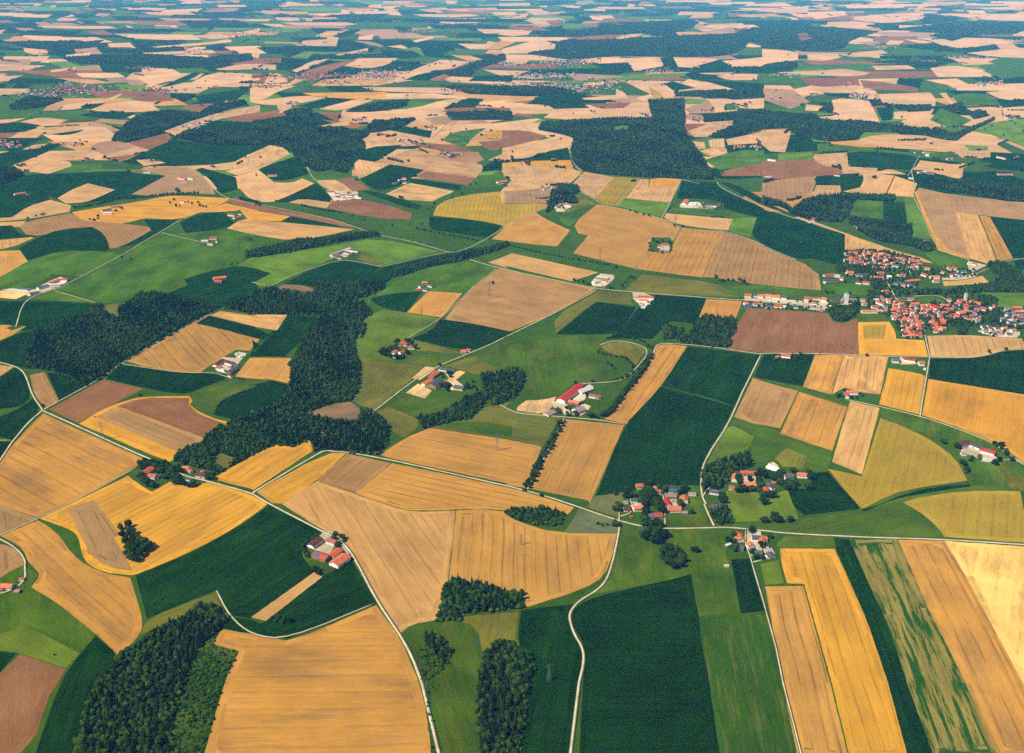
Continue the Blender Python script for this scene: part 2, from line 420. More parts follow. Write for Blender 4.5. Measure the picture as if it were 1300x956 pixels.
L zF:310,390 620,390 700,450 930,380 1050,680 780,700 380,710 290,560
N d3:-10,120 190,115 480,70 505,80 690,22 860,140 890,205 540,203 110,183 0,168 c3:1090,165 1150,140
O d3:695,32 780,5 d2:1000,800 1280,802 d3:1300,80 1400,90 1400,233 1300,233 900,203 860,145 780,80
L d3:110,195 350,205 355,258 70,258 60,240
G d3:80,262 352,264 430,430 540,690 620,935 720,1250 430,1250 330,900 200,440 115,435 85,330
S d3:5,452 195,449 330,935 430,1280 170,1250 90,930 50,700
L d3:-20,340 70,320 100,435 5,445
M d3:355,210 425,217 540,480 620,640 715,935 850,1250 720,1250 620,935 500,580 430,430 360,265
X d3:430,220 665,217 820,560 1010,935 1180,1250 850,1250 715,935 620,640 530,450
S d3:668,217 905,224 1010,400 1170,700 1295,935 1450,1250 1180,1250 1010,935 820,560
Y d3:905,224 1300,252 1400,262 1600,270 1600,1280 1450,1250 1295,935 1170,700 1010,400
W a1:220,820 380,760 470,745 450,700 510,700 500,740 540,740 600,770 590,720 650,690 700,640 760,635 830,650 900,670 1000,680 1095,712 1000,760 830,865 a2:780,58 640,148 600,162 520,230 430,275 310,215 220,190 150,190 130,140 180,60 170,0
W b1:0,640 90,615 130,620 310,640 320,612 285,600 300,585 540,590 650,580 665,615 560,660 500,670 470,690 560,690 600,740 540,780 570,800 550,867 b2:540,0 500,60 520,130 545,170 530,300 490,350 400,365 250,415 330,440 390,450 520,460 540,440 550,395 600,400 680,470 680,540 640,620 480,610 370,595 310,600 310,570 280,545 200,580 120,570 0,615 a2:1060,730 1040,650 960,660 870,650 900,600 1020,570 1020,530 1140,465 1300,420 b2:0,415 150,360 190,290 200,180 180,175 215,140 250,60 290,0 b1:290,867 330,790 350,750 150,745 0,745 a1:1230,735 1120,715 1140,690 1300,650
D a1:520,700 600,690 640,685 590,720 600,770 560,765
C b1:130,612 160,597 250,600 315,620 300,650 130,632
C b2:255,415 400,367 490,355 555,400 540,440 520,455 400,440
C b2:330,500 350,495 380,530 350,540
D a2:1030,650 1100,610 1190,640 1130,700 1060,680
W b1:-30,440 50,420 180,390 260,370 370,370 430,355 560,340 640,340 630,355 430,385 360,400 220,430 50,455 -30,462
W b1:690,560 720,540 830,490 980,460 1080,440 1200,410 1280,390 1280,405 1200,435 1080,470 990,490 850,515 760,550
W b2:830,440 900,430 1000,390 1080,340 1160,310 1150,230 1300,200 c2:70,190 110,225 60,330 0,360 b2:1200,375 1190,330 1090,440 1000,450 860,490
W c1:980,768 1000,757 1155,772 1160,820 1130,867 c2:1130,80 1040,82 1000,72 880,60 c1:900,867
W c1:800,800 900,820 890,867 800,867
W a1:-40,30 70,15 125,50 20,95 -40,98
W d1:1115,500 1180,490 1280,540 1310,630 900,640 1000,612 1130,602 1180,570
W c1:210,240 230,160 240,100 290,95 370,105 380,130 350,150 370,190 300,195 270,190 250,210
W c3:5,75 100,65 190,55 300,95 270,140 200,152 60,120
W zI:990,240 1050,275 1200,290 1290,200 1295,340 1180,430 1060,430 1000,350
W c2:1005,690 1060,660 1150,632 1220,620 1240,680 1150,700 1130,750 1060,800 1000,810 990,730
W zF:150,590 240,570 290,560 340,640 370,731 200,731
W zA:780,200 900,170 1000,60 1160,60 1300,0 1300,330 1180,330 1000,300 850,180
W zJ:430,300 660,300 665,350 560,360 440,345
W zJ:650,455 780,445 775,560 700,570 655,520
W zJ:630,600 720,600 700,700 620,690
W zJ:195,290 330,280 335,350 250,360
W zK:0,560 200,535 340,545 340,592 0,605
W zK:860,260 950,220 1100,260 1250,330 1300,560 1000,470 1010,400 950,330
W zK:340,575 520,540 800,500 900,470 900,550 640,560 560,590
W zK:810,620 900,610 980,660 960,720 800,720
W zM:790,200 980,130 1000,280 860,300
W zM:400,430 510,400 510,490 400,490
V zB:350,480 560,360 700,450 620,600 380,500
V zB:540,170 640,190 720,260 820,390 960,500 940,600 850,470 700,455 560,360 450,290
V zD:210,430 420,430 480,600 400,620 360,560 220,500
V zD:440,380 560,320 690,320 690,400 620,440
V zD:590,290 740,195 800,230 690,330
V zD:640,450 760,500 700,580 600,640 500,600 600,500
V zC:780,480 1000,640 1040,700 860,700 820,600 900,470 1020,490 870,610
U zC:800,590 960,470 1030,490 880,610
U zC:400,560 560,420 690,440 500,580
V zE:880,390 1060,370 1020,500 870,510
V zE:300,490 440,450 480,480 340,560
V zF:460,250 610,230 600,310 460,300
V zF:730,110 790,95 845,140 830,180 740,160
V zH:370,330 450,270 850,450 900,500 820,560 640,500 440,430 350,400
V zN:830,100 880,130 1020,175 980,185 840,185
V zK:640,200 870,250 700,330 640,300
V zJ:0,700 130,740 160,780 450,740 420,780 150,800 0,830
V zI:140,190 500,200 990,250 990,280 940,330 740,300 730,270 100,215
V zM:660,440 840,380 1000,390 1280,460 1200,530 960,520 800,490
V zK:560,680 740,760 600,836 500,780
V zK:330,400 700,360 740,385 560,425 340,425
V zP:230,460 400,340 640,360 680,240 840,270 640,520 560,640 480,640 300,600
V zQ:30,330 180,310 520,330 700,220 900,140 1020,170 980,240 640,380 420,430 380,400 200,370
V zR:120,290 240,190 420,210 440,260 300,370 130,360
V zR:680,450 840,450 980,520 860,650 700,560
V zS:120,190 230,150 400,150 350,210 160,215
V zS:320,480 500,420 620,470 470,550 340,550
V zT:630,190 870,160 950,250 630,235
V zT:380,780 400,700 500,710 500,800
V zU:70,200 300,120 330,200 180,260
V zV:110,180 440,190 450,260 200,290
V zG:560,130 540,300 620,560 800,560 780,180
V zG:800,420 940,420 1010,560 880,590
U px:0,369 38,372 20,380 0,378
'''
ROADS = '''
6|country road past the four-sided farmyard|a2:215,400 470,515 720,630 790,655 860,690 900,715 960,735 1030,750 1260,812 1300,838 b3:85,38 350,175 430,212 480,262 520,320 620,515 740,695 800,800 850,935 940,1250
6|main country road across the middle and out to the right|a2:1265,812 b2:20,800 340,610 370,598 420,605 480,607 700,648 1000,715 1300,782 c3:210,0 360,50 575,125 720,157 810,163 1050,158 1110,155 d3:0,172 110,187 540,207 900,217 1300,243 1500,262
5|winding lane curving down between the maize fields|c3:578,125 575,180 550,300 520,410 470,470 380,520 335,570 325,610 350,690 395,760 400,830 375,935 330,1250
5|lane along the right side of the big maize field|c2:1285,120 1190,310 1120,470 1040,590 990,680 985,770 990,830 1010,867 c3:1000,40 1050,150
4|lane along the far side of the big maize field|c2:745,125 755,85 770,68 800,62 1000,75 1285,118 d2:0,112 280,115 620,128 830,132 1000,137 1100,128 1200,97 1300,92 1500,88
4|lane from the village down to the golden fields|zL:1000,260 1010,350 1020,500 1090,800 d2:828,135 800,300 780,425
4|lane along the lower edge of the right golden field|d2:415,345 580,380 780,427 960,487 1150,562 1200,600 1240,630 1300,665 1500,740
5|lane curving through the left crossroads|a2:-40,150 0,157 90,182 130,220 160,320 210,390 215,400 150,450 60,560 0,650 -60,730
4|lane along the left wood|a2:220,395 430,280 510,235 600,168 780,60 a1:1000,768 1060,740
3|track above the long maize strip|a2:605,165 900,212 1080,209 1110,225 1170,237
3|short track at the left edge|a2:-40,548 60,548
3|track between tan and golden field|a2:690,682 520,775 345,865 a3:190,115 0,195 -60,225
4|curving drive to the lower left cottage|a3:-20,205 60,245 110,290 128,330 125,360 130,410 100,445 60,470 0,488 -60,502
5|straight road through the middle farm|b2:600,412 860,207 1080,115 1170,80 1300,15 c1:0,862 240,745 470,622
5|valley road towards the village|b1:1090,472 1230,512 c1:0,518 340,592 480,620 750,642 1010,662 1190,675 zI:100,212 250,225 700,258 990,272
4|road curving in from the brown strip|b1:0,192 100,208 300,248 450,285 575,330
4|road across the green valley meadows|b1:640,350 800,380 950,425 1010,442 1140,390 1300,285 c1:0,312 130,232 230,206
3|track to the walled farm|b1:45,632 100,600 230,540 430,472 520,480 640,507 680,500 850,460 1000,430
3|track beside the tall pylon|b1:1225,515 1060,650 950,765 780,865 b2:790,42
4|straight road through the left green meadows|a2:80,-20 a1:120,668 270,625 400,560 620,445 790,340 900,275 1000,235 1140,180 1190,155
4|road curving over the far hill|b0:170,735 290,855 b1:270,0 300,60 360,110
4|lane bending down to the left junction|a1:880,5 980,25 1040,80 1080,130 1140,167 1300,197
3|track left of the wood|a1:270,625 480,687
3|short drive to the meadow farm|a1:810,337 1000,382
4|road along the large golden stubble field|c0:400,860 345,820 325,760 345,700
4|lane winding over the golden hill|c1:340,0 395,30 330,90
4|lane below the golden hill|c1:380,135 440,160 490,200 600,220 780,262 890,300 1090,325 1200,357 1300,400 d1:0,407 160,472
4|track up to the wood|c1:790,262 830,190 885,72 980,92
3|track to the farm in the golden field|c1:885,307 845,375
3|grass track below the farm in the golden field|c1:720,430 655,518
5|road down past the far maize field|c1:1065,85 1080,110 1180,160 1300,212 d1:0,212 160,268
4|white road at the brown field|d1:735,20 755,110 742,150 790,240 860,420 1030,477
4|white road at the right edge|d1:1170,490 1240,470 1500,455
4|village lane on the right|d1:1160,505 1100,525 1050,548
4|upper village street|zJ:640,140 680,230 680,350 650,440
5|main village street|zJ:850,380 860,470 920,590 980,700 1070,780 1200,830 zL:1000,260
3|short village lane|zJ:1120,250 1160,390
4|lane behind the church|zK:0,615 330,598 440,720
4|lane beside the red barns|c2:-20,372 60,412 130,420 300,432 490,448 610,470
4|tree-lined avenue|c2:302,438 118,792
3|curving drive behind the red barns|c2:390,265 450,262 560,255 610,235 650,200 735,100 650,60 540,48 480,72
3|lane through the lower right hamlet|zG:560,130 545,300 560,400 620,560 660,700 d3:0,540 60,760 95,935 190,1250
3|yard track of the lower right hamlet|zG:660,640 850,590 1010,570
3|hamlet drive|zE:775,290 830,530 815,640 820,800
3|curved cottage drive|zE:130,740 130,600 160,530 190,515
3|garden path of the hamlet|zE:150,660 290,620 330,560
3|drive to the grey-roofed house|zF:60,450 100,380 210,310
3|track above the right farm|zH:880,545 1080,520 1120,500 1300,595
3|track below the maize field|b3:615,537 180,717 0,697 a3:1145,597 1085,475
3|white drive by the far farm|zX:290,135 245,200 215,280 170,330
3|far road on the right|d0:1090,345 1160,400
3|far curving road|d0:1110,468 1160,505 1190,545 1190,590 1300,612 1400,615
3|far track by the wood|c0:80,612 120,655 200,680
3|zigzag track on the left|zW:95,20 100,50 80,80
3|track by the left pylon|b1:0,585 85,603
3|far lane left of centre|b0:905,685 985,610
'''

# ---- buildings: place | 'x1,y1 x2,y2 width eave roof[wall] kind' with the ridge given end to end ----
# roofs: o orange tiles, r red tiles, d dark brown-red, g grey, b blue solar, w pale grey, p faded pink ; kinds: h house, b barn, s shed
BUILD = '''
cottage garden by field crossroads|zA:140,385 290,285 16 5 r b;250,410 360,425 13 5 o h;360,440 400,450 9 3 r s
the roadside farm beside the golden field|zA:800,290 905,290 11 6 o h;1040,385 1210,410 15 5 d b;880,470 945,485 10 3 g s;1110,360 1160,345 8 3 r s;925,320 950,360 8 4 r s
four-sided farm beside maize|zB:305,395 470,285 16 5 dw b;590,300 725,345 12 5 r h;375,520 600,598 18 5 S b;640,570 785,465 14 6 r b;690,690 900,553 21 6 o b
the tree-ringed farm on the green slope|zC:250,150 300,110 14 5 r b;270,140 340,140 13 5 r h;350,180 430,178 12 5 r h;175,250 215,220 12 5 r b;250,245 315,225 13 5 r h;180,285 225,290 10 4 g s
the pair of houses by the straight road|zC:975,230 1035,225 13 4 o h;1045,213 1085,213 10 4 r h
the dusty farm beside the straight road|zC:720,425 895,450 15 5 g b;620,520 690,470 18 5 r b;530,615 620,565 14 5 o b;625,620 730,560 30 6 g b;695,660 720,650 8 3 r s;905,640 1010,655 18 5 gy h;780,590 810,585 8 4 r h
the red barns in the green meadow|zD:345,390 530,250 24 6 R b;520,245 620,175 19 5 R b;455,405 600,430 15 5 o b;540,530 650,490 24 5 p b;740,325 830,340 12 5 r h;840,350 890,345 12 5 r h;140,590 250,540 20 3 p s;290,520 350,520 9 3 r s;600,275 760,215 20 4 w b
crossroads hamlet, left half|zE:390,170 520,170 15 5 r b;640,260 750,255 12 5 r h;305,390 400,390 11 5 g h;200,515 290,515 14 4 dp b;345,505 480,495 13 6 o h;530,625 775,605 16 4 S b;200,425 265,425 8 3 p s;600,205 700,205 9 3 p s;295,650 325,650 5 2.5 r s
crossroads hamlet, right half|zE:820,320 985,325 14 5 pg b;840,390 870,460 12 4 R b;1100,335 1120,400 13 6 o h;865,515 1055,510 17 5 o h;875,240 1010,240 13 4 b b;1175,295 1285,300 11 3 p s;1080,580 1155,580 10 3 p s
courtyard farm among dark trees|zF:450,185 620,190 12 6 r b;395,210 385,260 12 6 o h;425,205 445,245 10 5 d b;465,300 615,318 13 4 o b;335,335 390,345 14 4 r b;610,310 612,350 9 4 o s
gardens right of the courtyard farm|zF:690,330 725,390 12 5 r h;730,305 765,330 13 5 g h;770,297 815,297 6 3 o s;765,335 790,355 9 4 d s;900,225 985,215 17 5 g h;1035,205 1140,212 14 5 o h;740,120 835,160 18 4 W b
the grey-roofed pair at the lane fork|zF:135,375 255,395 13 5 g h;130,525 240,535 13 4 g b
lower right hamlet, left of its lane|zG:415,185 480,275 16 5 o h;415,365 525,375 19 5 g b;255,375 325,345 6 3 w s;380,245 395,245 5 3 r s;230,675 300,675 4 3 w s
lower right hamlet, right of its lane|zG:650,240 770,245 14 5 g h;795,240 795,310 10 5 o h;805,250 870,250 14 5 o h;600,330 640,370 12 5 o h;690,460 800,470 18 5 g b;900,470 960,520 20 4 gw b;830,360 900,365 10 4 d s
the long farm above the rye field|zH:330,260 480,215 20 6 d b;480,250 660,320 12 5 g b;670,340 870,390 14 6 R h;360,400 440,400 16 3 p s;640,480 820,500 12 3 w s
lane farm in tan stubble|zN:255,465 290,465 12 5 r b;290,455 400,455 13 5 o h;285,470 290,510 9 4 r b
three-building farm at village lane|zN:755,110 830,115 26 6 gb b;878,110 995,125 16 5 R b;1030,150 1085,150 18 6 r h;1080,215 1105,220 10 3 w s
single farm at dark field edge|zI:505,765 600,775 14 5 r h;450,790 480,780 9 4 p s
upper row of roadside houses|zI:125,140 195,145 22 6 r b;205,150 255,152 10 5 g h;262,152 320,158 16 5 o h;330,150 400,155 15 5 o h;410,158 485,160 17 6 o h;505,165 565,175 16 5 gd h;740,175 800,180 20 6 r h;810,180 905,185 10 5 r b;915,185 970,190 18 6 o h
lower row of roadside houses|zI:120,235 160,232 13 5 o h;125,260 205,262 14 4 b b;215,240 255,240 12 5 r h;265,242 310,245 11 5 r h;330,260 405,262 15 4 b b;430,255 510,258 15 5 r h;610,262 680,265 16 4 b b;800,235 870,240 8 4 r s;900,305 940,310 9 4 r s;520,262 560,270 9 4 w s
the grain store yard|zJ:150,690 290,690 12 5 g b;370,690 480,692 12 5 p b;520,692 585,695 11 5 p b;280,700 305,700 10 9 w b
the village green farm|zJ:60,380 190,375 13 5 r b;50,435 240,445 13 5 g b;200,385 265,392 12 5 w h;265,415 310,420 14 6 r h;60,470 90,478 8 4 w s
the brown-field farm far left|zO:0,570 210,570 12 5 o h;330,462 420,460 6 3 r s;250,670 340,665 9 3 p s;0,640 20,635 10 4 r s
many-roofed farm above maize strip|zP:250,460 400,370 16 5 d b;400,375 600,440 14 5 d b;290,500 380,520 12 5 r h;500,590 640,505 16 5 g b;370,540 440,560 10 4 w s;500,480 560,480 10 4 w s;520,640 580,680 10 4 d s;640,270 660,255 8 3 w s;700,310 810,290 10 3 w s
the long farm by the left road|zQ:275,290 430,305 15 4 b b;560,290 740,235 14 5 g b;730,220 860,165 14 5 r b;860,160 1010,160 12 5 r h;740,240 910,230 14 5 w b;440,375 580,345 14 5 g b;760,280 830,275 9 4 w s
the pale-yard farm above the straight road|zR:190,225 350,235 12 5 w b;140,290 220,265 15 5 w b;260,270 325,270 12 5 r h;260,350 310,350 8 4 p s
red farm at dark field corner|zR:750,490 920,490 13 5 r b;690,505 740,505 9 4 r s;770,535 885,540 11 5 o b;920,505 980,512 11 5 r h;780,590 830,595 9 4 p s;800,635 860,640 9 3 w s;890,570 935,580 10 4 g s
upper farm in stubble hills|zS:120,185 230,150 13 5 p b;270,160 410,140 12 5 r b;250,180 350,190 11 5 w h;290,310 420,295 15 5 r b
lower farm in stubble hills|zS:330,480 400,440 12 5 p b;400,430 480,425 12 5 r h;480,435 545,440 12 5 gb b;545,445 600,465 12 5 r h;340,540 480,545 8 3 w s
white-walled farm at dark field|zT:680,170 720,130 20 6 ow b;755,165 835,170 16 6 w h;880,175 930,165 14 5 p h;950,190 1060,200 12 5 b b;970,230 1060,230 10 4 o s;1075,205 1130,190 14 5 r h
the lone farm ringed by golden stubble|zT:350,715 400,715 13 5 r h;410,690 490,695 10 5 r b;375,765 500,775 13 5 p b
blue-roofed farm on green slope|zU:90,200 210,160 13 5 b b;220,150 320,190 12 5 g b;150,210 210,215 12 5 b b;120,195 165,190 10 5 r h;290,135 390,155 11 5 g b;80,215 120,215 9 4 w s;225,180 290,200 10 4 w s
the meadow farm below the river trees|zU:1090,500 1150,500 13 5 o b;1030,570 1080,570 13 5 o b;1060,545 1110,530 12 5 b b;1160,525 1210,540 12 5 g b;1100,575 1150,580 11 4 g h
small hamlet above brown field|zV:120,185 200,185 12 5 g b;205,205 250,205 12 5 r h;215,230 250,235 11 5 b b;265,225 300,225 11 5 r h;320,195 360,190 11 5 g h;330,220 390,225 13 5 b b;385,205 440,205 13 5 w b;340,245 380,245 11 5 r h;290,250 325,250 11 5 r h;420,245 480,250 11 4 w b;215,275 240,270 9 4 w s
the farm on the dark green slope|zV:800,95 870,90 13 5 g b;860,65 890,60 12 5 r h;905,45 945,50 14 5 r h;905,90 945,90 13 5 r h
the two bright farms on the left plain|zW:400,215 485,215 12 5 r b;485,225 540,228 10 4 w s;745,265 800,275 12 5 r h;760,290 810,290 11 5 r b;820,270 860,275 11 5 w s;765,440 795,445 12 5 r h
the walled farm with long hedges|zW:170,510 240,500 13 5 g b;235,485 300,480 12 5 r b;180,530 250,530 11 5 w h;1120,540 1170,545 12 5 r h;1160,565 1210,555 12 5 r b;1200,540 1225,545 9 4 w s
meadow farm on white drive|zW:920,735 970,735 12 5 w b;980,715 1035,715 13 5 r h;970,755 1010,760 12 5 r b;1030,740 1060,735 12 5 g b
the far farms at the upper right|zX:240,95 300,80 12 5 b b;320,95 385,95 13 5 r h;350,120 385,125 11 5 w h;410,97 435,97 9 4 r s;270,290 310,285 13 5 r h;320,280 370,290 13 5 w b;360,290 440,300 14 5 g b;1045,305 1190,305 12 5 R b;180,345 230,350 12 4 w s
the red farm in the dark maize|a1:1065,560 1130,553 15 5 o h;1075,572 1110,575 12 5 r b
the orange farm in the far left field|a1:70,140 125,132 13 5 o b;130,140 150,138 9 4 g s
the small farm by the far road junction|b1:80,45 125,45 13 5 r h;1225,80 1270,75 15 5 o h;1235,92 1255,90 9 4 w s
far farm by golden hill|d0:20,795 60,800 12 5 w h;1165,780 1210,790 11 5 r h
the far cottages beside the brown slope|d1:5,50 40,50 13 5 r h;350,45 380,48 11 4 r s
the church side of the village|zK:660,660 700,655 13 5 r h;700,665 790,675 13 5 g b;720,680 790,690 12 5 o h;600,720 640,750 12 5 r h;670,715 780,715 14 5 g b;230,705 310,745 20 6 R b;370,745 465,750 15 6 r b;400,640 445,645 11 5 r h;780,740 860,750 14 5 r h;935,710 970,720 14 5 r h;520,790 600,780 20 6 o b;1170,730 1270,735 16 6 o b;1190,775 1265,780 15 5 o b;900,740 930,750 11 5 w h
the solar farm east of the village|zK:400,270 505,270 14 6 r h;520,305 620,305 12 5 b b;430,350 470,355 14 6 r h;470,330 520,335 12 5 b b;520,345 580,350 14 5 b b;690,325 750,330 12 5 g h;640,215 690,215 12 5 w h;695,220 740,225 12 5 r h;130,270 190,275 14 5 o h;105,340 165,360 14 5 r h;195,370 305,372 14 6 o b;230,420 300,420 13 5 r h;320,315 365,318 11 5 r h
the north end of the village|zJ:350,345 430,345 15 6 o h;465,375 550,380 12 5 g h;555,375 625,375 14 5 b b;470,465 540,475 13 5 d h;545,470 640,478 13 5 r h;700,405 815,410 16 6 r h;740,350 820,350 12 5 r h;860,395 920,400 14 6 w h;1000,380 1090,378 12 5 r h;940,475 1050,480 13 5 b b;1110,450 1270,440 16 5 o b;1140,490 1200,520 15 5 b b;1050,500 1100,510 13 5 r h;930,255 1020,265 12 5 g h;800,585 880,580 14 5 r h;540,835 740,835 14 5 o b;670,775 760,775 12 6 r h;1020,672 1110,675 13 5 b b;1120,680 1200,680 11 5 o b;710,705 830,750 12 5 r b
'''
# village blocks filled with family houses: place | n | outline | share of orange roofs | row angle step metres
VILL = '''
top left village estate|40|zJ:335,115 640,105 665,280 560,275 400,270 335,225|.9
estate right of upper village street|34|zJ:670,120 900,135 940,190 1080,180 1110,260 910,280 900,330 700,320 690,200|.75
village edge under far stubble|16|zJ:1080,180 1270,210 1275,330 1170,320 1120,200|.85
the old village centre|56|zL:560,120 720,60 860,60 1180,120 1280,180 1290,260 1060,290 980,380 700,330 560,280|.75
the estate beside the golden field|30|zL:700,310 980,280 990,540 720,520|.95
the rows right of the village lane|20|zL:1060,290 1290,290 1295,400 1200,480 1080,420|.95
the houses south of the church|34|zM:230,60 540,30 720,110 720,250 640,340 430,270 200,260 20,160|.7
the grey-roofed houses at the right edge|24|zM:1000,150 1290,160 1290,390 1100,380 980,300|.05
the houses left of the main village street|22|zJ:700,670 900,690 1060,790 1060,880 620,890 560,760|.8
the building site houses|12|zM:740,330 980,400 1290,460 1280,500 1020,510 720,490|.4
'''
# ---- trees: place | kind h height spacing | points or lines.  '*' prefix = a line planted along its length
TREES = '''
the tree-lined avenue beside the tan field|b 11 15|*c2:285,455 100,792
the avenue's other side|b 10 17|*c2:306,446 122,795
the oval copse in the golden field|b 17 0|a3:600,150 640,140 655,175 610,185 625,215 665,215 690,205 650,250 690,240 720,230 745,238 720,265 660,270 650,300 700,285 680,310 640,285 735,255 700,215
the roadside grove below the hamlet|b 17 0|c3:695,190 715,175 740,165 765,180 790,200 770,215 735,215 710,205 750,195 790,185
the round copse in the bright meadow|b 17 0|c3:800,275 825,260 855,262 880,285 885,310 865,335 840,345 805,320 815,300 845,300 865,300 830,325
the middle of the bright meadow|b 11 0|c3:955,268
the verge left of the crossroads|b 7 0|c3:470,135 490,140 515,140 545,142 570,140
the left garden of the crossroads hamlet|b 13 0|zE:240,230 250,290 220,330 260,350 300,330 350,320 75,300 110,470 90,540 130,480 60,760 100,770
middle of the crossroads hamlet|b 16 0|zE:480,300 530,250 570,300 600,340 530,340 480,340 620,290 650,330 500,400 540,420 500,450 690,430 660,400 720,420 640,440 680,460 750,450 740,540 780,560 530,570 520,620 510,700 550,720 600,760 690,770 730,780 510,760 545,600 560,190 600,140
the right garden of the crossroads hamlet|b 13 0|zE:950,110 980,150 790,230 820,240 1030,300 1080,270 1040,460 1210,580 735,210 1130,220
courtyard farm gardens|b 15 0|zF:430,380 470,370 510,370 550,370 590,370 640,260 640,300 650,340 640,380 670,420 680,200 640,190 690,230 620,220 740,200 760,240 800,260 840,240 800,220 850,290 880,320 740,430 790,430 920,300 960,320 1000,310 930,350 1000,350 880,190 980,180 1150,190 1170,250 1140,340 1180,345 690,490 710,500 680,500 500,60 520,40 545,260 820,680 800,640 780,670 840,690 690,690 960,680 260,440 250,480 275,490 420,260 430,300
lower right hamlet|b 12 0|zG:390,240 270,300 390,420 640,150 790,370 820,380 690,560 760,560 660,470 920,240 380,310 300,310
garden of the field cottage|b 14 0|zA:110,240 130,290 190,190 210,240 260,230 320,230 350,280 400,260 400,310 440,270 480,240 380,340 430,350 110,440 120,480 160,500 200,560 260,570 300,590 470,350 500,300 530,280 560,320 600,370 560,440 500,450 620,440 660,480 700,430 640,400 720,480 700,540 760,540 820,560 900,590 960,580 690,150 690,310 740,330 780,350 820,210 1240,420 1250,460
the hedge behind the four-sided farm|b 9 0|zB:350,300 380,290 410,270 300,340 260,350 220,380 190,430 200,480 220,520 260,520 180,490 350,800 400,830 440,870 260,580 710,220 740,230 820,260 860,290 870,330 700,300 790,370 760,430 630,640
the bushes on the strip's end|b 8 0|b3:100,605 130,600 160,615 190,620 150,630 115,620
the ring of trees around the slope farm|b 15 0|zC:60,220 50,250 80,270 110,230 120,270 150,200 140,290 200,180 230,150 220,130 330,100 360,110 400,150 430,190 210,310 260,310 300,290 200,210 340,250
the garden of the dusty farm|b 12 0|zC:720,390 740,500 760,530 830,500 860,490 850,530 740,640 790,640 840,640 800,660 820,690 1050,620 1050,660 1110,590 1120,640 1160,680 1230,560 1280,520 1270,560 1290,600 1040,760 1080,770 1010,790 1130,800
the garden of the red barns|b 11 0|zD:300,540 330,560 430,580 440,610 540,590 570,610 430,510 470,520 780,140 550,160 700,320 640,440 720,600 760,620 800,620 850,640
the row along the tan strip|b 12 11|*c2:745,115 690,210 600,320 545,400 490,440
the second row along the tan strip|b 10 12|*c2:730,115 660,230 590,320 510,420 430,435
the curved hedge around the small paddock|b 9 13|*c2:450,100 500,120 560,130 610,140 645,175 640,210 600,240 545,250
the hedge on top of the small paddock|b 9 13|*c2:520,28 600,30 690,55 740,90
the clump in the paddock|b 9 0|c2:515,155 535,170 555,185
the garden of the long farm above the rye|b 11 0|zH:80,220 90,250 290,290 310,320 890,290 930,280 970,290 960,330 1040,390 1050,430 520,470 510,510 640,460 650,500 880,520 930,510 880,570 850,550 380,550 410,580 440,660 430,690 1120,505 860,270 300,300
the garden of the stubble lane farm|b 10 0|zN:190,510 220,500 250,510 340,520 390,520 440,500 430,480 260,450 490,85
the garden of the dark field farm|b 11 0|zI:700,760 730,770 690,790 650,820 420,780 440,820 640,800 720,800 620,780
the streamside row above the left farms|b 13 12|*a1:360,220 480,200 600,168 700,165 840,148 1000,142
the tall tree above the stream row|b 20 0|a1:885,122 895,130
the walled farm's trees on the left plain|b 12 0|a1:450,268 470,272 490,262 600,205 610,215 580,225 490,250 850,185 870,170 900,200 940,180 960,190 990,185 880,200 1000,200 1015,203 1030,205 140,262 180,250 210,245 220,240
the lane crossing on the left road|b 10 0|a1:905,278 918,270 610,457 655,465 1155,493 1185,483 1215,567 1090,590
the golden hill farm|b 11 0|zT:240,680 250,720 260,770 290,630 300,650 340,670 370,670 410,650 500,670 520,690 530,730 520,770 410,800 280,780 560,460 670,460 0,265 60,285 90,295 170,320 230,325 250,335
the bushes by the white-walled farm|b 9 0|zT:1040,355 1080,350 1110,345 1140,350 1170,355 740,90 790,95 820,100 880,225 920,230 1100,250
the stubble hill farms|b 13 0|zS:110,150 180,115 250,125 330,125 470,140 560,120 600,160 640,190 700,220 730,220 320,240 400,200 440,230 520,240 560,300 600,300 640,340 560,370 620,380 500,380 460,330 200,330 190,390 240,400 300,420 350,380 440,470 460,500 400,490 500,340 660,400
the valley row below the golden hill|b 9 17|*c1:0,395 120,425 250,455 400,480 520,500
the clump beside the valley road|b 10 0|c1:350,570 370,575 395,580 420,590 590,600 605,580 620,560 635,555 650,560 530,610 545,615 560,508
the stream clump right of the golden field|b 12 0|c1:1060,555 1075,570 1095,575 1120,570 1145,572 1180,570 1200,580 1215,590
the green valley stream|b 10 13|*b1:240,200 330,222 450,240
the alder row in the valley|b 10 20|*b1:805,315 900,335 1000,352 1130,378
the road row in the green valley|b 7 40|*b1:755,370 870,395
the bend of the valley stream|b 12 0|b1:880,215 900,205 910,190 950,180 1000,160 1050,140 1060,110 1090,95 1120,90 700,295 560,265 500,250 850,290 860,320 1205,585
the village green|b 10 0|zJ:90,600 110,610 155,605 175,615 390,610 400,620 330,480 360,390
the far field corner|b 10 0|zM:820,710 840,730 1050,680 430,440 480,430 400,470 450,470
the left fields|b 9 0|a2:700,318 875,635 890,640 215,370 1190,235 1210,240
the avenue end by the country road|b 9 0|c2:185,820 100,795
'''
PYLONS = [('px',697,864,32),('a2',1150,340,58),('a2',515,545,50),('b1',1187,668,62),('b1',850,795,56),('c1',478,475,52),('c1',855,302,46),('d1',-10,195,50),('b2',1225,600,46),('b2',500,80,60),('c3',85,243,24)]

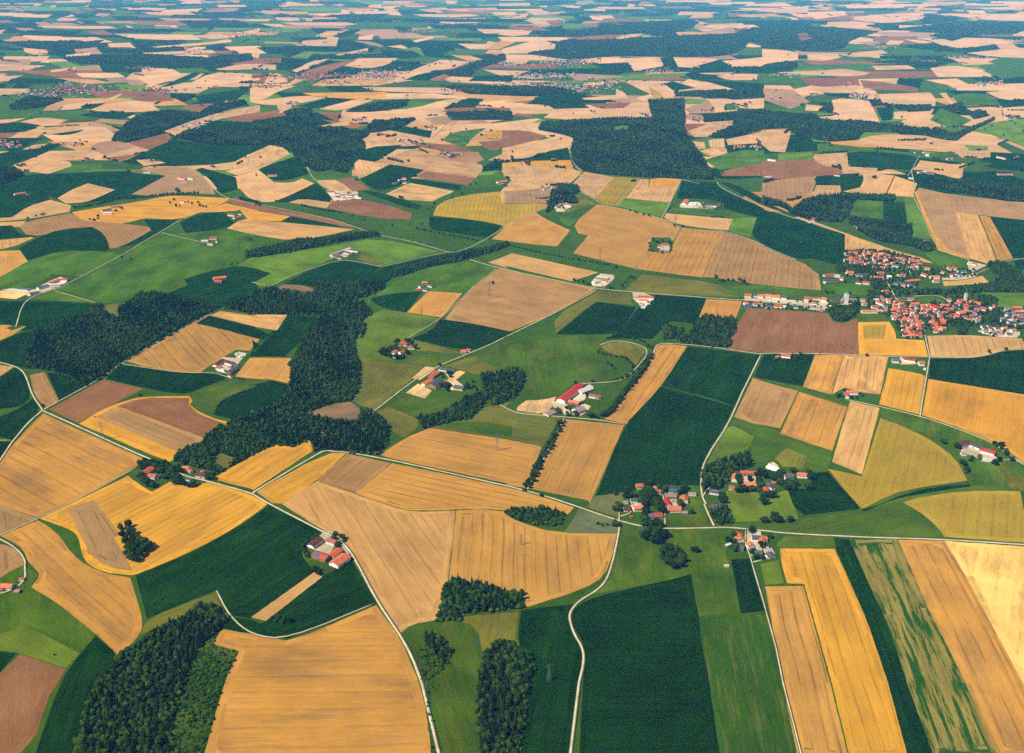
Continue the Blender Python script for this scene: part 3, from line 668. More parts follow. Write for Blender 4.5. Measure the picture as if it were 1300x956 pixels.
GARDENS = [('zJ:335,110 900,120 1290,210 1290,330 1250,560 1150,660 760,700 640,880 560,760 740,600 640,520 440,420 335,300', 14), ('zL:560,100 860,40 1180,100 1290,170 1295,400 1060,420 980,560 700,540 560,280 400,200', 12.5),
    ('zM:0,30 720,100 980,130 1290,130 1290,420 720,340 640,360 0,480', 13), ('zJ:330,90 640,70 900,100 1290,200 1290,240 900,135 640,110 335,125', 10), ('zK:100,260 500,260 780,320 700,400 330,400 100,440', 18),
    ('zK:340,590 620,600 830,600 830,836 340,836', 17), ('zI:110,230 990,230 990,340 110,300', 22)]

import bpy, math, random
import numpy as np
from mathutils import Vector, Matrix
from mathutils.bvhtree import BVHTree
from mathutils.geometry import delaunay_2d_cdt
random.seed(11); rng = np.random.default_rng(11)
S = bpy.context.scene; COL = S.collection

# ---------------- camera ----------------
H, FPX, CX, CY = 1000.0, 1250.0, 650.0, 478.0
PITCH = math.atan((CY + 40) / FPX)
CP, SP = math.cos(PITCH), math.sin(PITCH)
cd = bpy.data.cameras.new('camera'); cam = bpy.data.objects.new('camera', cd); COL.objects.link(cam)
cd.angle = 2 * math.atan(650 / FPX); cd.clip_start = 1; cd.clip_end = 200000
cam.location = (0, 0, H); cam.rotation_euler = (math.pi / 2 - PITCH, 0, 0)
S.camera = cam

def hills(x, y):
    x = np.asarray(x, float); y = np.asarray(y, float)
    d = np.hypot(x, y) + 1
    z = 0
    for (lx, a, th, ph) in ((2100, 10, .5, 1.1), (1500, 7, 2.0, 4.0), (2900, 12, 1.25, .3), (1100, 3.5, 2.7, 2.2)):
        k = 2 * math.pi / lx
        z = z + a * np.sin(k * (x * math.cos(th) + y * math.sin(th)) + ph + .6 * np.sin(k * .7 * (x * math.sin(th) - y * math.cos(th))))
    return z * np.minimum(1, (6500 / d) ** 1.5)

def unproj(px, py, up=0.0):
    """survey coordinates -> point on the terrain (or UP metres above it)"""
    px = np.asarray(px, float); py = np.asarray(py, float)
    u = (px - CX) / FPX; w = (py - CY) / FPX
    dy = CP - w * SP; dz = -(SP + w * CP)
    t = -H / dz
    for _ in range(14):
        x, y = u * t, dy * t
        t = .35 * t + .65 * ((hills(x, y) + up - H) / dz)
    return u * t, dy * t, hills(u * t, dy * t) + up

def scale_at(x, y):      # pixels (of the 1300 survey) per metre, sideways
    return FPX / (np.asarray(y) * CP + SP * H)

def parse(s):
    pts = []; T = None
    for tok in s.split():
        if ':' in tok:
            n, tok = tok.split(':'); T = TILES[n]
        a, b = tok.split(',')
        x, y = T[0] + float(a) / T[2], T[1] + float(b) / T[2]
        pts.append((x, y + 15 if y > 925 else y))
    return pts

def chaikin(p, closed=True, lim=48):
    """round off the gentle corners, keep the sharp ones"""
    n = len(p); out = []
    for i in range(n):
        if not closed and i in (0, n - 1):
            out.append(p[i]); continue
        a, b, c = Vector(p[i - 1]), Vector(p[i]), Vector(p[(i + 1) % n])
        # judge the bend in a frame that undoes most of the foreshortening
        u1 = Vector((b.x - a.x, (b.y - a.y) * 2)); u2 = Vector((c.x - b.x, (c.y - b.y) * 2))
        if u1.length < 1e-6 or u2.length < 1e-6: continue
        ang = math.degrees(u1.angle(u2))
        if 4 < ang < lim:
            out.append(tuple(b.lerp(a, .25))); out.append(tuple(b.lerp(c, .25)))
        else: out.append(tuple(b))
    return out

def inside(P, poly):
    x, y = P[:, 0], P[:, 1]; r = np.zeros(len(P), bool)
    n = len(poly); j = n - 1
    for i in range(n):
        xi, yi = poly[i]; xj, yj = poly[j]
        if yi != yj:
            m = ((yi > y) != (yj > y)) & (x < (xj - xi) * (y - yi) / (yj - yi) + xi)
            r ^= m
        j = i
    return r

def link(o, parent=None, label=None, cat=None, group=None, kind=None):
    COL.objects.link(o)
    if parent is not None: o.parent = parent
    if label: o['label'] = label
    if cat: o['category'] = cat
    if group: o['group'] = group
    if kind: o['kind'] = kind
    return o

def mesh_np(name, V, F4=None, F3=None, mat=None, cols=None, uv=None, smooth=False):
    me = bpy.data.meshes.new(name)
    V = np.asarray(V, np.float32).reshape(-1, 3)
    me.vertices.add(len(V)); me.vertices.foreach_set('co', V.ravel())
    idx = []; st = []; tot = 0
    if F3 is not None and len(F3):
        F3 = np.asarray(F3, np.int32); idx.append(F3.ravel()); st.append(np.arange(len(F3)) * 3); tot = len(F3) * 3
    if F4 is not None and len(F4):
        F4 = np.asarray(F4, np.int32); idx.append(F4.ravel()); st.append(tot + np.arange(len(F4)) * 4)
    idx = np.concatenate(idx); st = np.concatenate(st)
    me.loops.add(len(idx)); me.loops.foreach_set('vertex_index', idx.astype(np.int32))
    me.polygons.add(len(st)); me.polygons.foreach_set('loop_start', st.astype(np.int32))
    if smooth: me.polygons.foreach_set('use_smooth', np.ones(len(st), bool))
    me.update(calc_edges=True)
    if cols is not None:
        a = me.color_attributes.new('tint', 'FLOAT_COLOR', 'POINT')
        c = np.ones((len(V), 4), np.float32); c[:, :3] = cols; a.data.foreach_set('color', c.ravel())
    if mat: me.materials.append(mat)
    return me

# ---------------- materials ----------------
ALB = .62
def lin(r, g, b):
    # surface colour from a picked display value; the exposure is set for ALB
    f = lambda c: (((c / 255 + .055) / 1.055) ** 2.4 if c > 10 else c / 255 / 12.92) * ALB
    return (f(r), f(g), f(b))

def new_mat(name):
    m = bpy.data.materials.new(name); m.use_nodes = True
    nt = m.node_tree; b = nt.nodes['Principled BSDF']
    b.inputs['Roughness'].default_value = .95; b.inputs['Specular IOR Level'].default_value = .01
    return m, nt, b

def N(nt, t, **k):
    n = nt.nodes.new(t)
    for a, v in k.items():
        if a.startswith('i_'):
            n.inputs[a[2:].replace('_', ' ')].default_value = v
        else: setattr(n, a, v)
    return n

def mul(nt, a, b, op='MULTIPLY'):
    n = nt.nodes.new('ShaderNodeMath'); n.operation = op
    for i, v in enumerate((a, b)):
        if isinstance(v, (int, float)): n.inputs[i].default_value = v
        else: nt.links.new(v, n.inputs[i])
    return n.outputs[0]

def remap(nt, v, lo, hi, a=0.0, b=1.0):
    n = nt.nodes.new('ShaderNodeMapRange')
    nt.links.new(v, n.inputs[0])
    for i, x in enumerate((a, b, lo, hi)): n.inputs[i + 1].default_value = x
    return n.outputs[0]

def colmul(nt, c, f):
    n = nt.nodes.new('ShaderNodeVectorMath'); n.operation = 'SCALE'
    nt.links.new(c, n.inputs[0]); nt.links.new(f, n.inputs[3]); return n.outputs[0]

def mix(nt, f, a, b):
    n = nt.nodes.new('ShaderNodeMix'); n.data_type = 'RGBA'
    for i, v in ((0, f), (6, a), (7, b)):
        if isinstance(v, tuple): n.inputs[i].default_value = (*v, 1) if len(v) == 3 else v
        elif isinstance(v, (int, float)): n.inputs[i].default_value = v
        else: nt.links.new(v, n.inputs[i])
    return n.outputs[2]

def noise(nt, vec, scale, detail=3, rough=.6):
    n = N(nt, 'ShaderNodeTexNoise'); n.inputs['Scale'].default_value = scale
    n.inputs['Detail'].default_value = detail; n.inputs['Roughness'].default_value = rough
    nt.links.new(vec, n.inputs['Vector']); return n.outputs['Fac']

def stretch(nt, vec, sx, sy, sz=1):
    n = N(nt, 'ShaderNodeMapping'); n.inputs['Scale'].default_value = (sx, sy, sz)
    nt.links.new(vec, n.inputs['Vector']); return n.outputs[0]

def field_mat(name, tram=0.0, row=0.1, patch=.12, tint2=None, tint_amt=0.0, swath=0.0, fine=.08):
    """crop surface: UV in metres, u along the rows; Object colour is the crop colour"""
    m, nt, b = new_mat(name)
    uv = N(nt, 'ShaderNodeUVMap'); uv.uv_map = 'rows'; UV = uv.outputs[0]
    oi = N(nt, 'ShaderNodeObjectInfo')
    big = noise(nt, UV, .008, 4, .55)
    rows = noise(nt, stretch(nt, UV, .006, .12), 1.0, 4, .65)
    rows2 = noise(nt, stretch(nt, UV, .05, .5), 1.0, 3, .7)
    f = remap(nt, big, 1 - patch * 1.6, 1 + patch * 1.6, .3, .7)
    hat = N(nt, 'ShaderNodeAttribute', attribute_name='headland'); f = mul(nt, f, hat.outputs['Fac'])
    f = mul(nt, f, remap(nt, rows, 1 - row * 1.7, 1 + row * 1.7, .3, .7))
    f = mul(nt, f, remap(nt, rows2, 1 - fine * 2, 1 + fine * 2, .3, .7))
    sep = N(nt, 'ShaderNodeSeparateXYZ')
    wob = noise(nt, UV, .004, 1, .5)
    nt.links.new(UV, sep.inputs[0])
    v = mul(nt, sep.outputs[1], mul(nt, wob, 14.0), 'ADD')
    if tram > 0:
        # a pair of wheel tracks every 21 m, partly faded
        fr = mul(nt, mul(nt, v, 1 / 21.0), 1.0, 'FRACT') if False else None
        q = nt.nodes.new('ShaderNodeMath'); q.operation = 'PINGPONG'; nt.links.new(v, q.inputs[0]); q.inputs[1].default_value = 10.5
        ln = remap(nt, q.outputs[0], 1, 0, .8, 2.2)
        ln = mul(nt, ln, remap(nt, noise(nt, UV, .012, 2), .25, 1, .35, .6))
        f = mul(nt, f, mul(nt, 1.0, mul(nt, ln, mul(nt, remap(nt, oi.outputs['Random'], .25, 1.35, 0, 1), tram)), 'SUBTRACT'))
    if swath > 0:
        q = nt.nodes.new('ShaderNodeMath'); q.operation = 'PINGPONG'; nt.links.new(v, q.inputs[0]); q.inputs[1].default_value = 7.0
        f = mul(nt, f, remap(nt, q.outputs[0], 1 - swath, 1 + swath, 2.5, 4.5))
    col = oi.outputs['Color']
    if tint2:
        g = noise(nt, stretch(nt, UV, .006, .02), 1.0, 5, .65)
        rnd2 = mul(nt, mul(nt, oi.outputs['Random'], 7.31), 1.0, 'FLOORED_MODULO') if False else mul(nt, mul(nt, oi.outputs['Random'], 7.31), 0.0, 'FRACT')
        col = mix(nt, mul(nt, remap(nt, g, 0, 1, .46, .66), mul(nt, remap(nt, rnd2, .35, 1.3, 0, 1), tint_amt)), col, tint2)
        sp = noise(nt, stretch(nt, UV, .03, .06), 1.0, 5, .75)
        col = mix(nt, mul(nt, remap(nt, sp, 0, 1, .64, .74), mul(nt, remap(nt, rnd2, 0, 1, .3, 1), min(1.0, tint_amt * 1.4))), col, tint2)
    c = colmul(nt, col, f)
    nt.links.new(c, b.inputs['Base Color'])
    return m

MATS = {}
GREENISH = lin(70, 95, 40)
MATS['straw'] = field_mat('stubble', tram=.36, row=.045, patch=.10, tint2=lin(150, 114, 64), tint_amt=.7, swath=.03, fine=.06)
MATS['grain'] = field_mat('ripe_grain', tram=.34, row=.06, patch=.10, tint2=lin(160, 124, 44), tint_amt=.6, fine=.07)
MATS['soil'] = field_mat('bare_soil', tram=0, row=.07, patch=.10, tint2=lin(150, 118, 90), tint_amt=.4)
MATS['maize'] = field_mat('maize', tram=.4, row=.10, patch=.24, tint2=lin(40, 78, 8), tint_amt=.35, fine=.10)
MATS['grass'] = field_mat('meadow', tram=.08, row=.07, patch=.24, tint2=lin(104, 110, 22), tint_amt=.5, fine=.08)
MATS['dry'] = field_mat('dry_meadow', tram=.08, row=.10, patch=.2, tint2=lin(72, 92, 42), tint_amt=.8)
MATS['yard'] = field_mat('pale_yard', tram=0, row=.12, patch=.2, tint2=lin(150, 138, 112), tint_amt=.6, fine=.15)
MATS['wood'] = field_mat('forest_floor', tram=0, row=.1, patch=.3, tint2=lin(50, 60, 25), tint_amt=.6)
MATS['patchy'] = field_mat('patchy_meadow', tram=.1, row=.14, patch=.12)
KIND = dict(  # colour (display values of the bare surface), material, object name, description
    S=((192,140,60),'straw','stubble_field'), P=((204,158,92),'straw','stubble_field'), G=((208,150,44),'grain','wheat_field'),
    Y=((250,206,112),'straw','stubble_field'), B=((138,92,54),'soil','ploughed_field'), T=((164,126,76),'straw','stubble_field'),
    O=((166,140,38),'grain','rye_field'), M=((17,48,0),'maize','maize_field'), N=((66,93,5),'grass','meadow'),
    L=((96,118,22),'grass','meadow'), D=((112,108,30),'dry','meadow'), Q=((108,112,72),'grass','meadow'), K=((62,98,26),'patchy','meadow'),
    X=((138,124,58),'patchy','cover_crop_field'), W=((22,32,8),'wood','forest_floor'), J=((44,72,10),'grass','plantation_ground'),
    C=((140,108,78),'dry','felled_clearing'), V=((208,192,160),'yard','farm_yard'), U=((226,186,122),'yard','gravel_ground'))
# patchy fields get real second-colour blotches
def blotch(mat, col2, lo, hi, sx, sy):
    nt = mat.node_tree; b = nt.nodes['Principled BSDF']
    src = b.inputs['Base Color'].links[0].from_socket
    uv = [n for n in nt.nodes if n.type == 'UVMAP'][0].outputs[0]
    g = noise(nt, stretch(nt, uv, sx, sy), 1.0, 6, .7)
    c = mix(nt, remap(nt, g, 0, 1, lo, hi), src, col2)
    nt.links.new(c, b.inputs['Base Color'])
blotch(MATS['patchy'], lin(40, 84, 6), .475, .56, .008, .11)
MATS['streaky'] = field_mat('streaky_meadow', tram=0, row=.12, patch=.15, fine=.1)
blotch(MATS['streaky'], lin(122, 116, 42), .52, .80, .007, .10)
KIND['K'] = ((52, 86, 8), 'streaky', 'meadow')

# ---------------- terrain ----------------
RAW = {}
polys = []   # (kind, pixel outline, near)
far_r = random.Random(5)
# patchwork towards the horizon, where single fields are only a few pixels
yy = -14.0
while yy < 240:
    hgt = .9 + (yy + 16) * (.075 if yy < 60 else .068)
    x = -620 + far_r.uniform(0, 40)
    while x < 1930:
        wdt = (12 + (yy + 16) * (.40 if yy < 60 else .33)) * (far_r.uniform(.35, 1.2) if far_r.random() < .6 else far_r.uniform(1.2, 3.2)); y1 = yy; yy = y1 + far_r.uniform(-.55, .55) * hgt; hg0 = hgt; hgt = hg0 * far_r.uniform(.6, 1.5)
        left = (1 - x / 1300)
        wood = .16 + .25 * left if yy < 60 else .06 if yy < 140 else 0
        gr = 2.6 if (x > 880 and 55 < yy < 225) else 1.5 if yy > 60 else 1.0
        if yy < 58: wood = .10 + max(0, .85 - x / 620) * (.9 if yy < 22 or 40 < yy else .45) + (.18 if 640 < x < 1000 else 0)
        wood += .25 if x < 420 and 58 < yy < 90 else 0
        k = far_r.choices('PSTBMNWL', (34, 8, 12, 9, 17 * gr, 17 * gr, 100 * wood, 5 * gr))[0]
        j = lambda: far_r.uniform(-.3, .3) * hgt
        sk = far_r.uniform(-1.5, 2.2) * hgt * 2
        polys.append((k, [(x, yy + j()), (x + wdt, yy + j()), (x + wdt + sk, yy + hgt + j()), (x + wdt * .5 + sk, yy + hgt * 1.2 + j()), (x + sk, yy + hgt + j())], 0))
        yy = y1; hgt = hg0
        x += wdt * far_r.uniform(.75, 1.25)
    yy += hgt * far_r.uniform(.8, 1.05)
for line in FIELDS.strip().splitlines():
    k, rest = line.split(' ', 1)
    p = chaikin(parse(rest))
    if k not in 'VU' and sum(q[1] for q in p) / len(p) > 300:
        rj = random.Random(len(polys)); q2 = []      # crops never end along a ruled line
        for i in range(len(p)):
            a, b = p[i - 1], p[i]; n = max(1, int(math.hypot(b[0] - a[0], b[1] - a[1]) / 6))
            amp = .34 * min(1, (a[1] / 800) + .25) * (2.2 if k in 'JCD' else 1)
            for t in range(n):
                q2.append((a[0] + (b[0] - a[0]) * t / n + rj.uniform(-amp, amp), a[1] + (b[1] - a[1]) * t / n + rj.uniform(-amp, amp) * .7))
        p_raw, p = p, q2
    else: p_raw = p
    RAW[len(polys)] = p_raw
    area = abs(sum(p[i - 1][0] * p[i][1] - p[i][0] * p[i - 1][1] for i in range(len(p)))) / 2
    cy = sum(q[1] for q in p) / len(p)
    polys.append((k, p, 1 if (cy > 150 and area > 25) else 0))

def seg_d(P, poly):
    P = np.asarray(P, float); best = np.full(len(P), 1e9); ang = np.zeros(len(P)); q = np.asarray(poly, float)
    for i in range(len(q)):
        a, b2 = q[i - 1], q[i]; d = b2 - a; L2 = d @ d
        if L2 < 1e-9: continue
        t = np.clip(((P - a) @ d) / L2, 0, 1); r_ = np.hypot(*(P - a - t[:, None] * d).T)
        m = r_ < best; best[m] = r_[m]; ang[m] = math.atan2(d[1], d[0])
    return best, ang
def to_px(x, y):
    z = hills(x, y); zc = y * CP - (z - H) * SP; yc = (z - H) * CP + y * SP
    return CX + FPX * x / zc, CY - FPX * yc / zc
inner = {}; HEAD = 13.0
for i, (k, p, near) in enumerate(polys):
    if not near or k not in 'SPGYOTMXB' or sum(q[1] for q in p) / len(p) < 225: continue
    gx, gy, _ = unproj([q[0] for q in RAW[i]], [q[1] for q in RAW[i]]); q = np.stack([gx, gy], 1)
    if sum(q[a - 1][0] * q[a][1] - q[a][0] * q[a - 1][1] for a in range(len(q))) < 0: q = q[::-1]
    dense = []
    for a in range(len(q)):
        n = max(1, int(np.hypot(*(q[a] - q[a - 1])) / 25)); dense += [q[a - 1] + (q[a] - q[a - 1]) * t / n for t in range(n)]
    dn = np.array(dense); nx = np.roll(dn, -1, 0) - np.roll(dn, 1, 0); L = np.hypot(nx[:, 0], nx[:, 1]) + 1e-9
    off = dn + np.stack([-nx[:, 1], nx[:, 0]], 1) / L[:, None] * HEAD
    dd, _ = seg_d(off, q); ok = (dd > HEAD * .93) & inside(off, [tuple(v) for v in q]); off = off[ok]
    if len(off) > 6:
        x, y = to_px(off[:, 0], off[:, 1]); inner[i] = (list(zip(x, y)), off)
verts = []; edges = []
key = {}
def vid(p):
    k = (round(p[0], 2), round(p[1], 2))
    if k not in key: key[k] = len(verts); verts.append(k)
    return key[k]
XL, XR, YT, YB = -640, 1940, -17, 1700
ys = [YT]
while ys[-1] < YB: ys.append(ys[-1] + max(1.6, min(16, (ys[-1] + 22) * .09)) * (1 if ys[-1] < 1000 else 5))
ys[-1] = YB
for yv in ys:
    st = 20 if yv < 1000 else 100
    for xv in np.arange(XL, XR + 1, st if yv > 60 else 30): vid((min(max(xv, XL), XR), yv))
for k, p, near in polys + [('-', v[0], 1) for v in inner.values()]:
    q = []
    for i in range(len(p)):
        a, b = p[i - 1], p[i]
        n = max(1, int(math.hypot(b[0] - a[0], b[1] - a[1]) / 22))
        q += [(a[0] + (b[0] - a[0]) * t / n, a[1] + (b[1] - a[1]) * t / n) for t in range(n)]
    q = [(min(max(x, XL), XR), min(max(y, YT), YB)) for x, y in q]
    ids = [vid(v) for v in q]
    edges += [(ids[i - 1], ids[i]) for i in range(len(ids)) if ids[i - 1] != ids[i]]
cv, ce, cf, _, _, _ = delaunay_2d_cdt([Vector(v) for v in verts], edges, [], 0, 0.004, False)
cv = np.array([tuple(v) for v in cv]); cf = np.array([tuple(f) for f in cf if len(f) == 3])
GX, GY, GZ = unproj(cv[:, 0], cv[:, 1]); GV = np.stack([GX, GY, GZ], 1)
# upward winding
A = GV[cf[:, 0]]; B_ = GV[cf[:, 1]]; C_ = GV[cf[:, 2]]
nz = (B_[:, 0] - A[:, 0]) * (C_[:, 1] - A[:, 1]) - (B_[:, 1] - A[:, 1]) * (C_[:, 0] - A[:, 0])
cf[nz < 0] = cf[nz < 0][:, ::-1]; cf = cf[np.abs(nz) > 1e-3]
cen = cv[cf].mean(1)
owner = np.full(len(cf), -1)
for i, (k, p, near) in enumerate(polys):
    pa = np.array(p); lo = pa.min(0); hi = pa.max(0)
    c = np.where((cen[:, 0] >= lo[0]) & (cen[:, 0] <= hi[0]) & (cen[:, 1] >= lo[1]) & (cen[:, 1] <= hi[1]))[0]
    if len(c): owner[c[inside(cen[c], p)]] = i
print('terrain tris', len(cf), 'polys', len(polys))

FV = []; FC = []
jit = random.Random(3)
base_cols = np.zeros((len(polys) + 1, 3)); base_cols[-1] = lin(60, 90, 6)
pcol = []
for i, (k, p, near) in enumerate(polys):
    c = lin(*KIND[k][0]); f = jit.uniform(.88, 1.1) if k not in 'W' else 1
    h = jit.uniform(-.05, .05)
    if k in 'PST': fr = max(0, min(1, (300 - sum(q[1] for q in p) / len(p)) / 200)); c = (c[0] * (1 + .08 * fr), c[1] * (1 + .17 * fr), c[2] * (1 + 1.0 * fr))   # distance haze put into the stubble colour: paler and bluer farther off
    if k in 'NLM' and sum(q[1] for q in p) / len(p) < 400: c = (c[0] * 1.02, c[1] * 1.28, c[2])     # brighter green for the farther meadows and maize
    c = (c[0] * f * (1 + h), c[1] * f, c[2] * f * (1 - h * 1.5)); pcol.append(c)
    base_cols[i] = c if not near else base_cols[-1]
g_m, nt, b = new_mat('ground_cover')
at = N(nt, 'ShaderNodeAttribute', attribute_name='tint'); geo = N(nt, 'ShaderNodeNewGeometry')
P3 = geo.outputs['Position']
n1 = noise(nt, P3, .003, 5, .6); n2 = noise(nt, P3, .03, 3, .6)
c = colmul(nt, at.outputs['Color'], mul(nt, remap(nt, n1, .78, 1.22, .3, .7), remap(nt, n2, .85, 1.15, .3, .7)))
nt.links.new(c, b.inputs['Base Color'])
me = mesh_np('ground', GV, F3=cf, mat=g_m)
ca = me.color_attributes.new('tint', 'FLOAT_COLOR', 'CORNER')
cc = np.ones((len(cf), 3, 4), np.float32); cc[:, :, :3] = base_cols[owner][:, None, :]
ca.data.foreach_set('color', cc.ravel())
ground = link(bpy.data.objects.new('ground', me), kind='structure', label='green farmland reaching to the hazy horizon')
BV = BVHTree.FromPolygons([tuple(v) for v in GV], [tuple(int(t) for t in f) for f in cf])
def gz(x, y):
    h = BV.ray_cast(Vector((x, y, 300)), Vector((0, 0, -1)))
    return h[0].z if h[0] is not None else float(hills(x, y))

# each traced field is a shallow slab of crop on the ground
LIFT = dict(M=.55, G=.45, O=.45, W=.2, V=.75, U=.65, K=.3, X=.35)
HT = dict(G=1.12, M=.96, B=.97, O=1.08, T=1.08, X=1.0)
NOUN = dict(S='tan stubble field', P='pale stubble field', G='golden ripe wheat field', Y='bright cream stubble field', B='brown bare soil field', T='brownish stubble field',
    O='yellow-green rye field', M='dark green maize field', N='green meadow', L='light green mown meadow', D='dry olive meadow', Q='grey-green meadow', K='green meadow with dry streaks',
    X='patchy field half bare half green', W='shaded forest floor', J='bushy green plantation ground', C='brown felled clearing', V='pale farm yard', U='sandy gravel ground')
for i, (k, p, near) in enumerate(polys):
    if not near: continue
    t = cf[owner == i]
    if not len(t): continue
    ids, inv = np.unique(t, return_inverse=True); tri = inv.reshape(-1, 3)
    z = LIFT.get(k, .3)
    top = GV[ids] + (0, 0, z)
    E = np.concatenate([tri[:, [0, 1]], tri[:, [1, 2]], tri[:, [2, 0]]])
    s = set(map(tuple, E.tolist())); bd = [e for e in s if (e[1], e[0]) not in s]
    n = len(top); V = np.concatenate([top, GV[ids] - (0, 0, .3), top])
    sk = np.array([(a + n, b2 + n, b2 + 2 * n, a + 2 * n) for a, b2 in bd], np.int32).reshape(-1, 4)
    mt = MATS[KIND[k][1]]
    me = mesh_np(KIND[k][2], V, F3=tri, F4=sk, mat=mt)
    # direction of the rows: the longest straight side on the ground
    gx, gy, _ = unproj([q[0] for q in RAW.get(i, p)], [q[1] for q in RAW.get(i, p)])
    best = (0, 0)
    for a in range(len(gx)):
        dx, dy2 = gx[a] - gx[a - 1], gy[a] - gy[a - 1]; L = math.hypot(dx, dy2)
        if L > best[0]: best = (L, math.atan2(dy2, dx))
    ca_, sa_ = math.cos(best[1]), math.sin(best[1])
    lv = np.zeros(len(me.loops), np.int32); me.loops.foreach_get('vertex_index', lv)
    off = (i * 137.0) % 5000; vs = jit.uniform(.7, 1.35)
    uvs = np.stack([V[lv, 0] * ca_ + V[lv, 1] * sa_ + off, (-V[lv, 0] * sa_ + V[lv, 1] * ca_) * vs + off], 1).astype(np.float32)
    hd = np.ones(len(lv), np.float32)
    if i in inner:
        io, gi = inner[i]; tc_ = cen[owner == i]; outer = ~inside(tc_, io)
        gp_ = [tuple(v) for v in np.stack([gx, gy], 1)]
        _, an = seg_d(GV[t].mean(1)[:, :2], gp_)
        for a in np.where(outer)[0]:
            ls = slice(a * 3, a * 3 + 3); c2, s2 = math.cos(an[a]), math.sin(an[a]); vv = V[lv[ls]]
            uvs[ls, 0] = vv[:, 0] * c2 + vv[:, 1] * s2; uvs[ls, 1] = (-vv[:, 0] * s2 + vv[:, 1] * c2) * vs + off
            hd[ls] = HT[k] if k in HT else 1.06
    ca2 = me.color_attributes.new('headland', 'FLOAT_COLOR', 'CORNER'); c4 = np.ones((len(lv), 4), np.float32); c4[:, :3] = hd[:, None]; ca2.data.foreach_set('color', c4.ravel())
    u = me.uv_layers.new(name='rows'); u.data.foreach_set('uv', uvs.ravel())
    o = link(bpy.data.objects.new(KIND[k][2], me), kind='structure', label=NOUN[k])
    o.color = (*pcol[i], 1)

# ---------------- roads ----------------
rd_m, nt, b = new_mat('pale_road')
geo = N(nt, 'ShaderNodeNewGeometry'); n1 = noise(nt, geo.outputs['Position'], .05, 4)
c = mix(nt, remap(nt, n1, 0, 1, .35, .65), lin(186, 172, 140), lin(222, 208, 176)); nt.links.new(c, b.inputs['Base Color'])
vg_m, nt, b = new_mat('road_verge')
geo = N(nt, 'ShaderNodeNewGeometry'); n1 = noise(nt, geo.outputs['Position'], .03, 4)
c = mix(nt, remap(nt, n1, 0, 1, .35, .65), lin(52, 80, 30), lin(98, 98, 52)); nt.links.new(c, b.inputs['Base Color'])

def strip(pts2, half, lift, depth=1.0):
    V = []; F = []
    n = len(pts2)
    for i in range(n):
        a = Vector(pts2[max(0, i - 1)]); c = Vector(pts2[min(n - 1, i + 1)]); t = (c - a)
        t = t.normalized() if t.length > 1e-6 else Vector((1, 0)); nx = Vector((-t.y, t.x))
        p = Vector(pts2[i])
        for s in (1, -1):
            q = p + nx * half * s; z = max(gz(q.x, q.y), gz(p.x, p.y) - 1) + lift
            V.append((q.x, q.y, z)); V.append((q.x, q.y, z - depth))
    for i in range(n - 1):
        a = i * 4; b2 = a + 4
        F += [(a + 2, b2 + 2, b2, a), (a, b2, b2 + 1, a + 1), (b2 + 2, a + 2, a + 3, b2 + 3)]
    F += [(0, 1, 3, 2), (n * 4 - 4, n * 4 - 2, n * 4 - 1, n * 4 - 3)]
    return V, F
def ground_line(pp, step=18):
    x, y, _ = unproj([q[0] for q in pp], [q[1] for q in pp])
    out = []
    for i in range(len(x) - 1):
        L = math.hypot(x[i + 1] - x[i], y[i + 1] - y[i]); n = max(1, int(L / step))
        out += [(x[i] + (x[i + 1] - x[i]) * t / n, y[i] + (y[i + 1] - y[i]) * t / n) for t in range(n)]
    out.append((x[-1], y[-1])); return out
ROAD_PTS = []
for ri, line in enumerate(ROADS.strip().splitlines()):
    w, lab, rest = line.split('|'); w = float(w)
    pp = chaikin(chaikin(parse(rest), False, 80), False, 60)
    g = ground_line(pp); ROAD_PTS += [(x, y) for x, y in g]
    nm = 'track' if w <= 3 else 'road'
    V, F = strip(g, w * .36 + 1.2, .8 + .004 * ri); 
    link(bpy.data.objects.new('road_verge', mesh_np('road_verge', V, F4=F, mat=vg_m)), kind='structure', label='grass verge of the ' + lab)
    V, F = strip(g, w * .37, 1.05 + .006 * ri)
    link(bpy.data.objects.new(nm, mesh_np(nm, V, F4=F, mat=rd_m)), kind='structure', label='pale ' + lab)
ROAD_PTS = np.array(ROAD_PTS)

# ---------------- trees ----------------
lf_m, nt, b = new_mat('broadleaf_foliage')
oi = N(nt, 'ShaderNodeObjectInfo'); geo = N(nt, 'ShaderNodeNewGeometry')
c = mix(nt, oi.outputs['Random'], lin(22, 40, 6), lin(56, 78, 14))
n1 = noise(nt, geo.outputs['Position'], .35, 3)
nt.links.new(colmul(nt, c, remap(nt, n1, .7, 1.35, .3, .7)), b.inputs['Base Color']); b.inputs['Roughness'].default_value = .8
sp_m, nt, b = new_mat('spruce_foliage')
oi = N(nt, 'ShaderNodeObjectInfo'); geo = N(nt, 'ShaderNodeNewGeometry')
c = mix(nt, oi.outputs['Random'], lin(14, 30, 6), lin(48, 68, 14))
nt.links.new(c, b.inputs['Base Color']); b.inputs['Roughness'].default_value = .85
ms_m, nt, b = new_mat('woodland_foliage')
at = N(nt, 'ShaderNodeAttribute', attribute_name='tint'); geo = N(nt, 'ShaderNodeNewGeometry')
n1 = noise(nt, geo.outputs['Position'], .2, 3)
nt.links.new(colmul(nt, at.outputs['Color'], remap(nt, n1, .8, 1.25, .3, .7)), b.inputs['Base Color']); b.inputs['Roughness'].default_value = .85
bk_m, nt, b = new_mat('bark'); b.inputs['Base Color'].default_value = (*lin(86, 72, 58), 1)

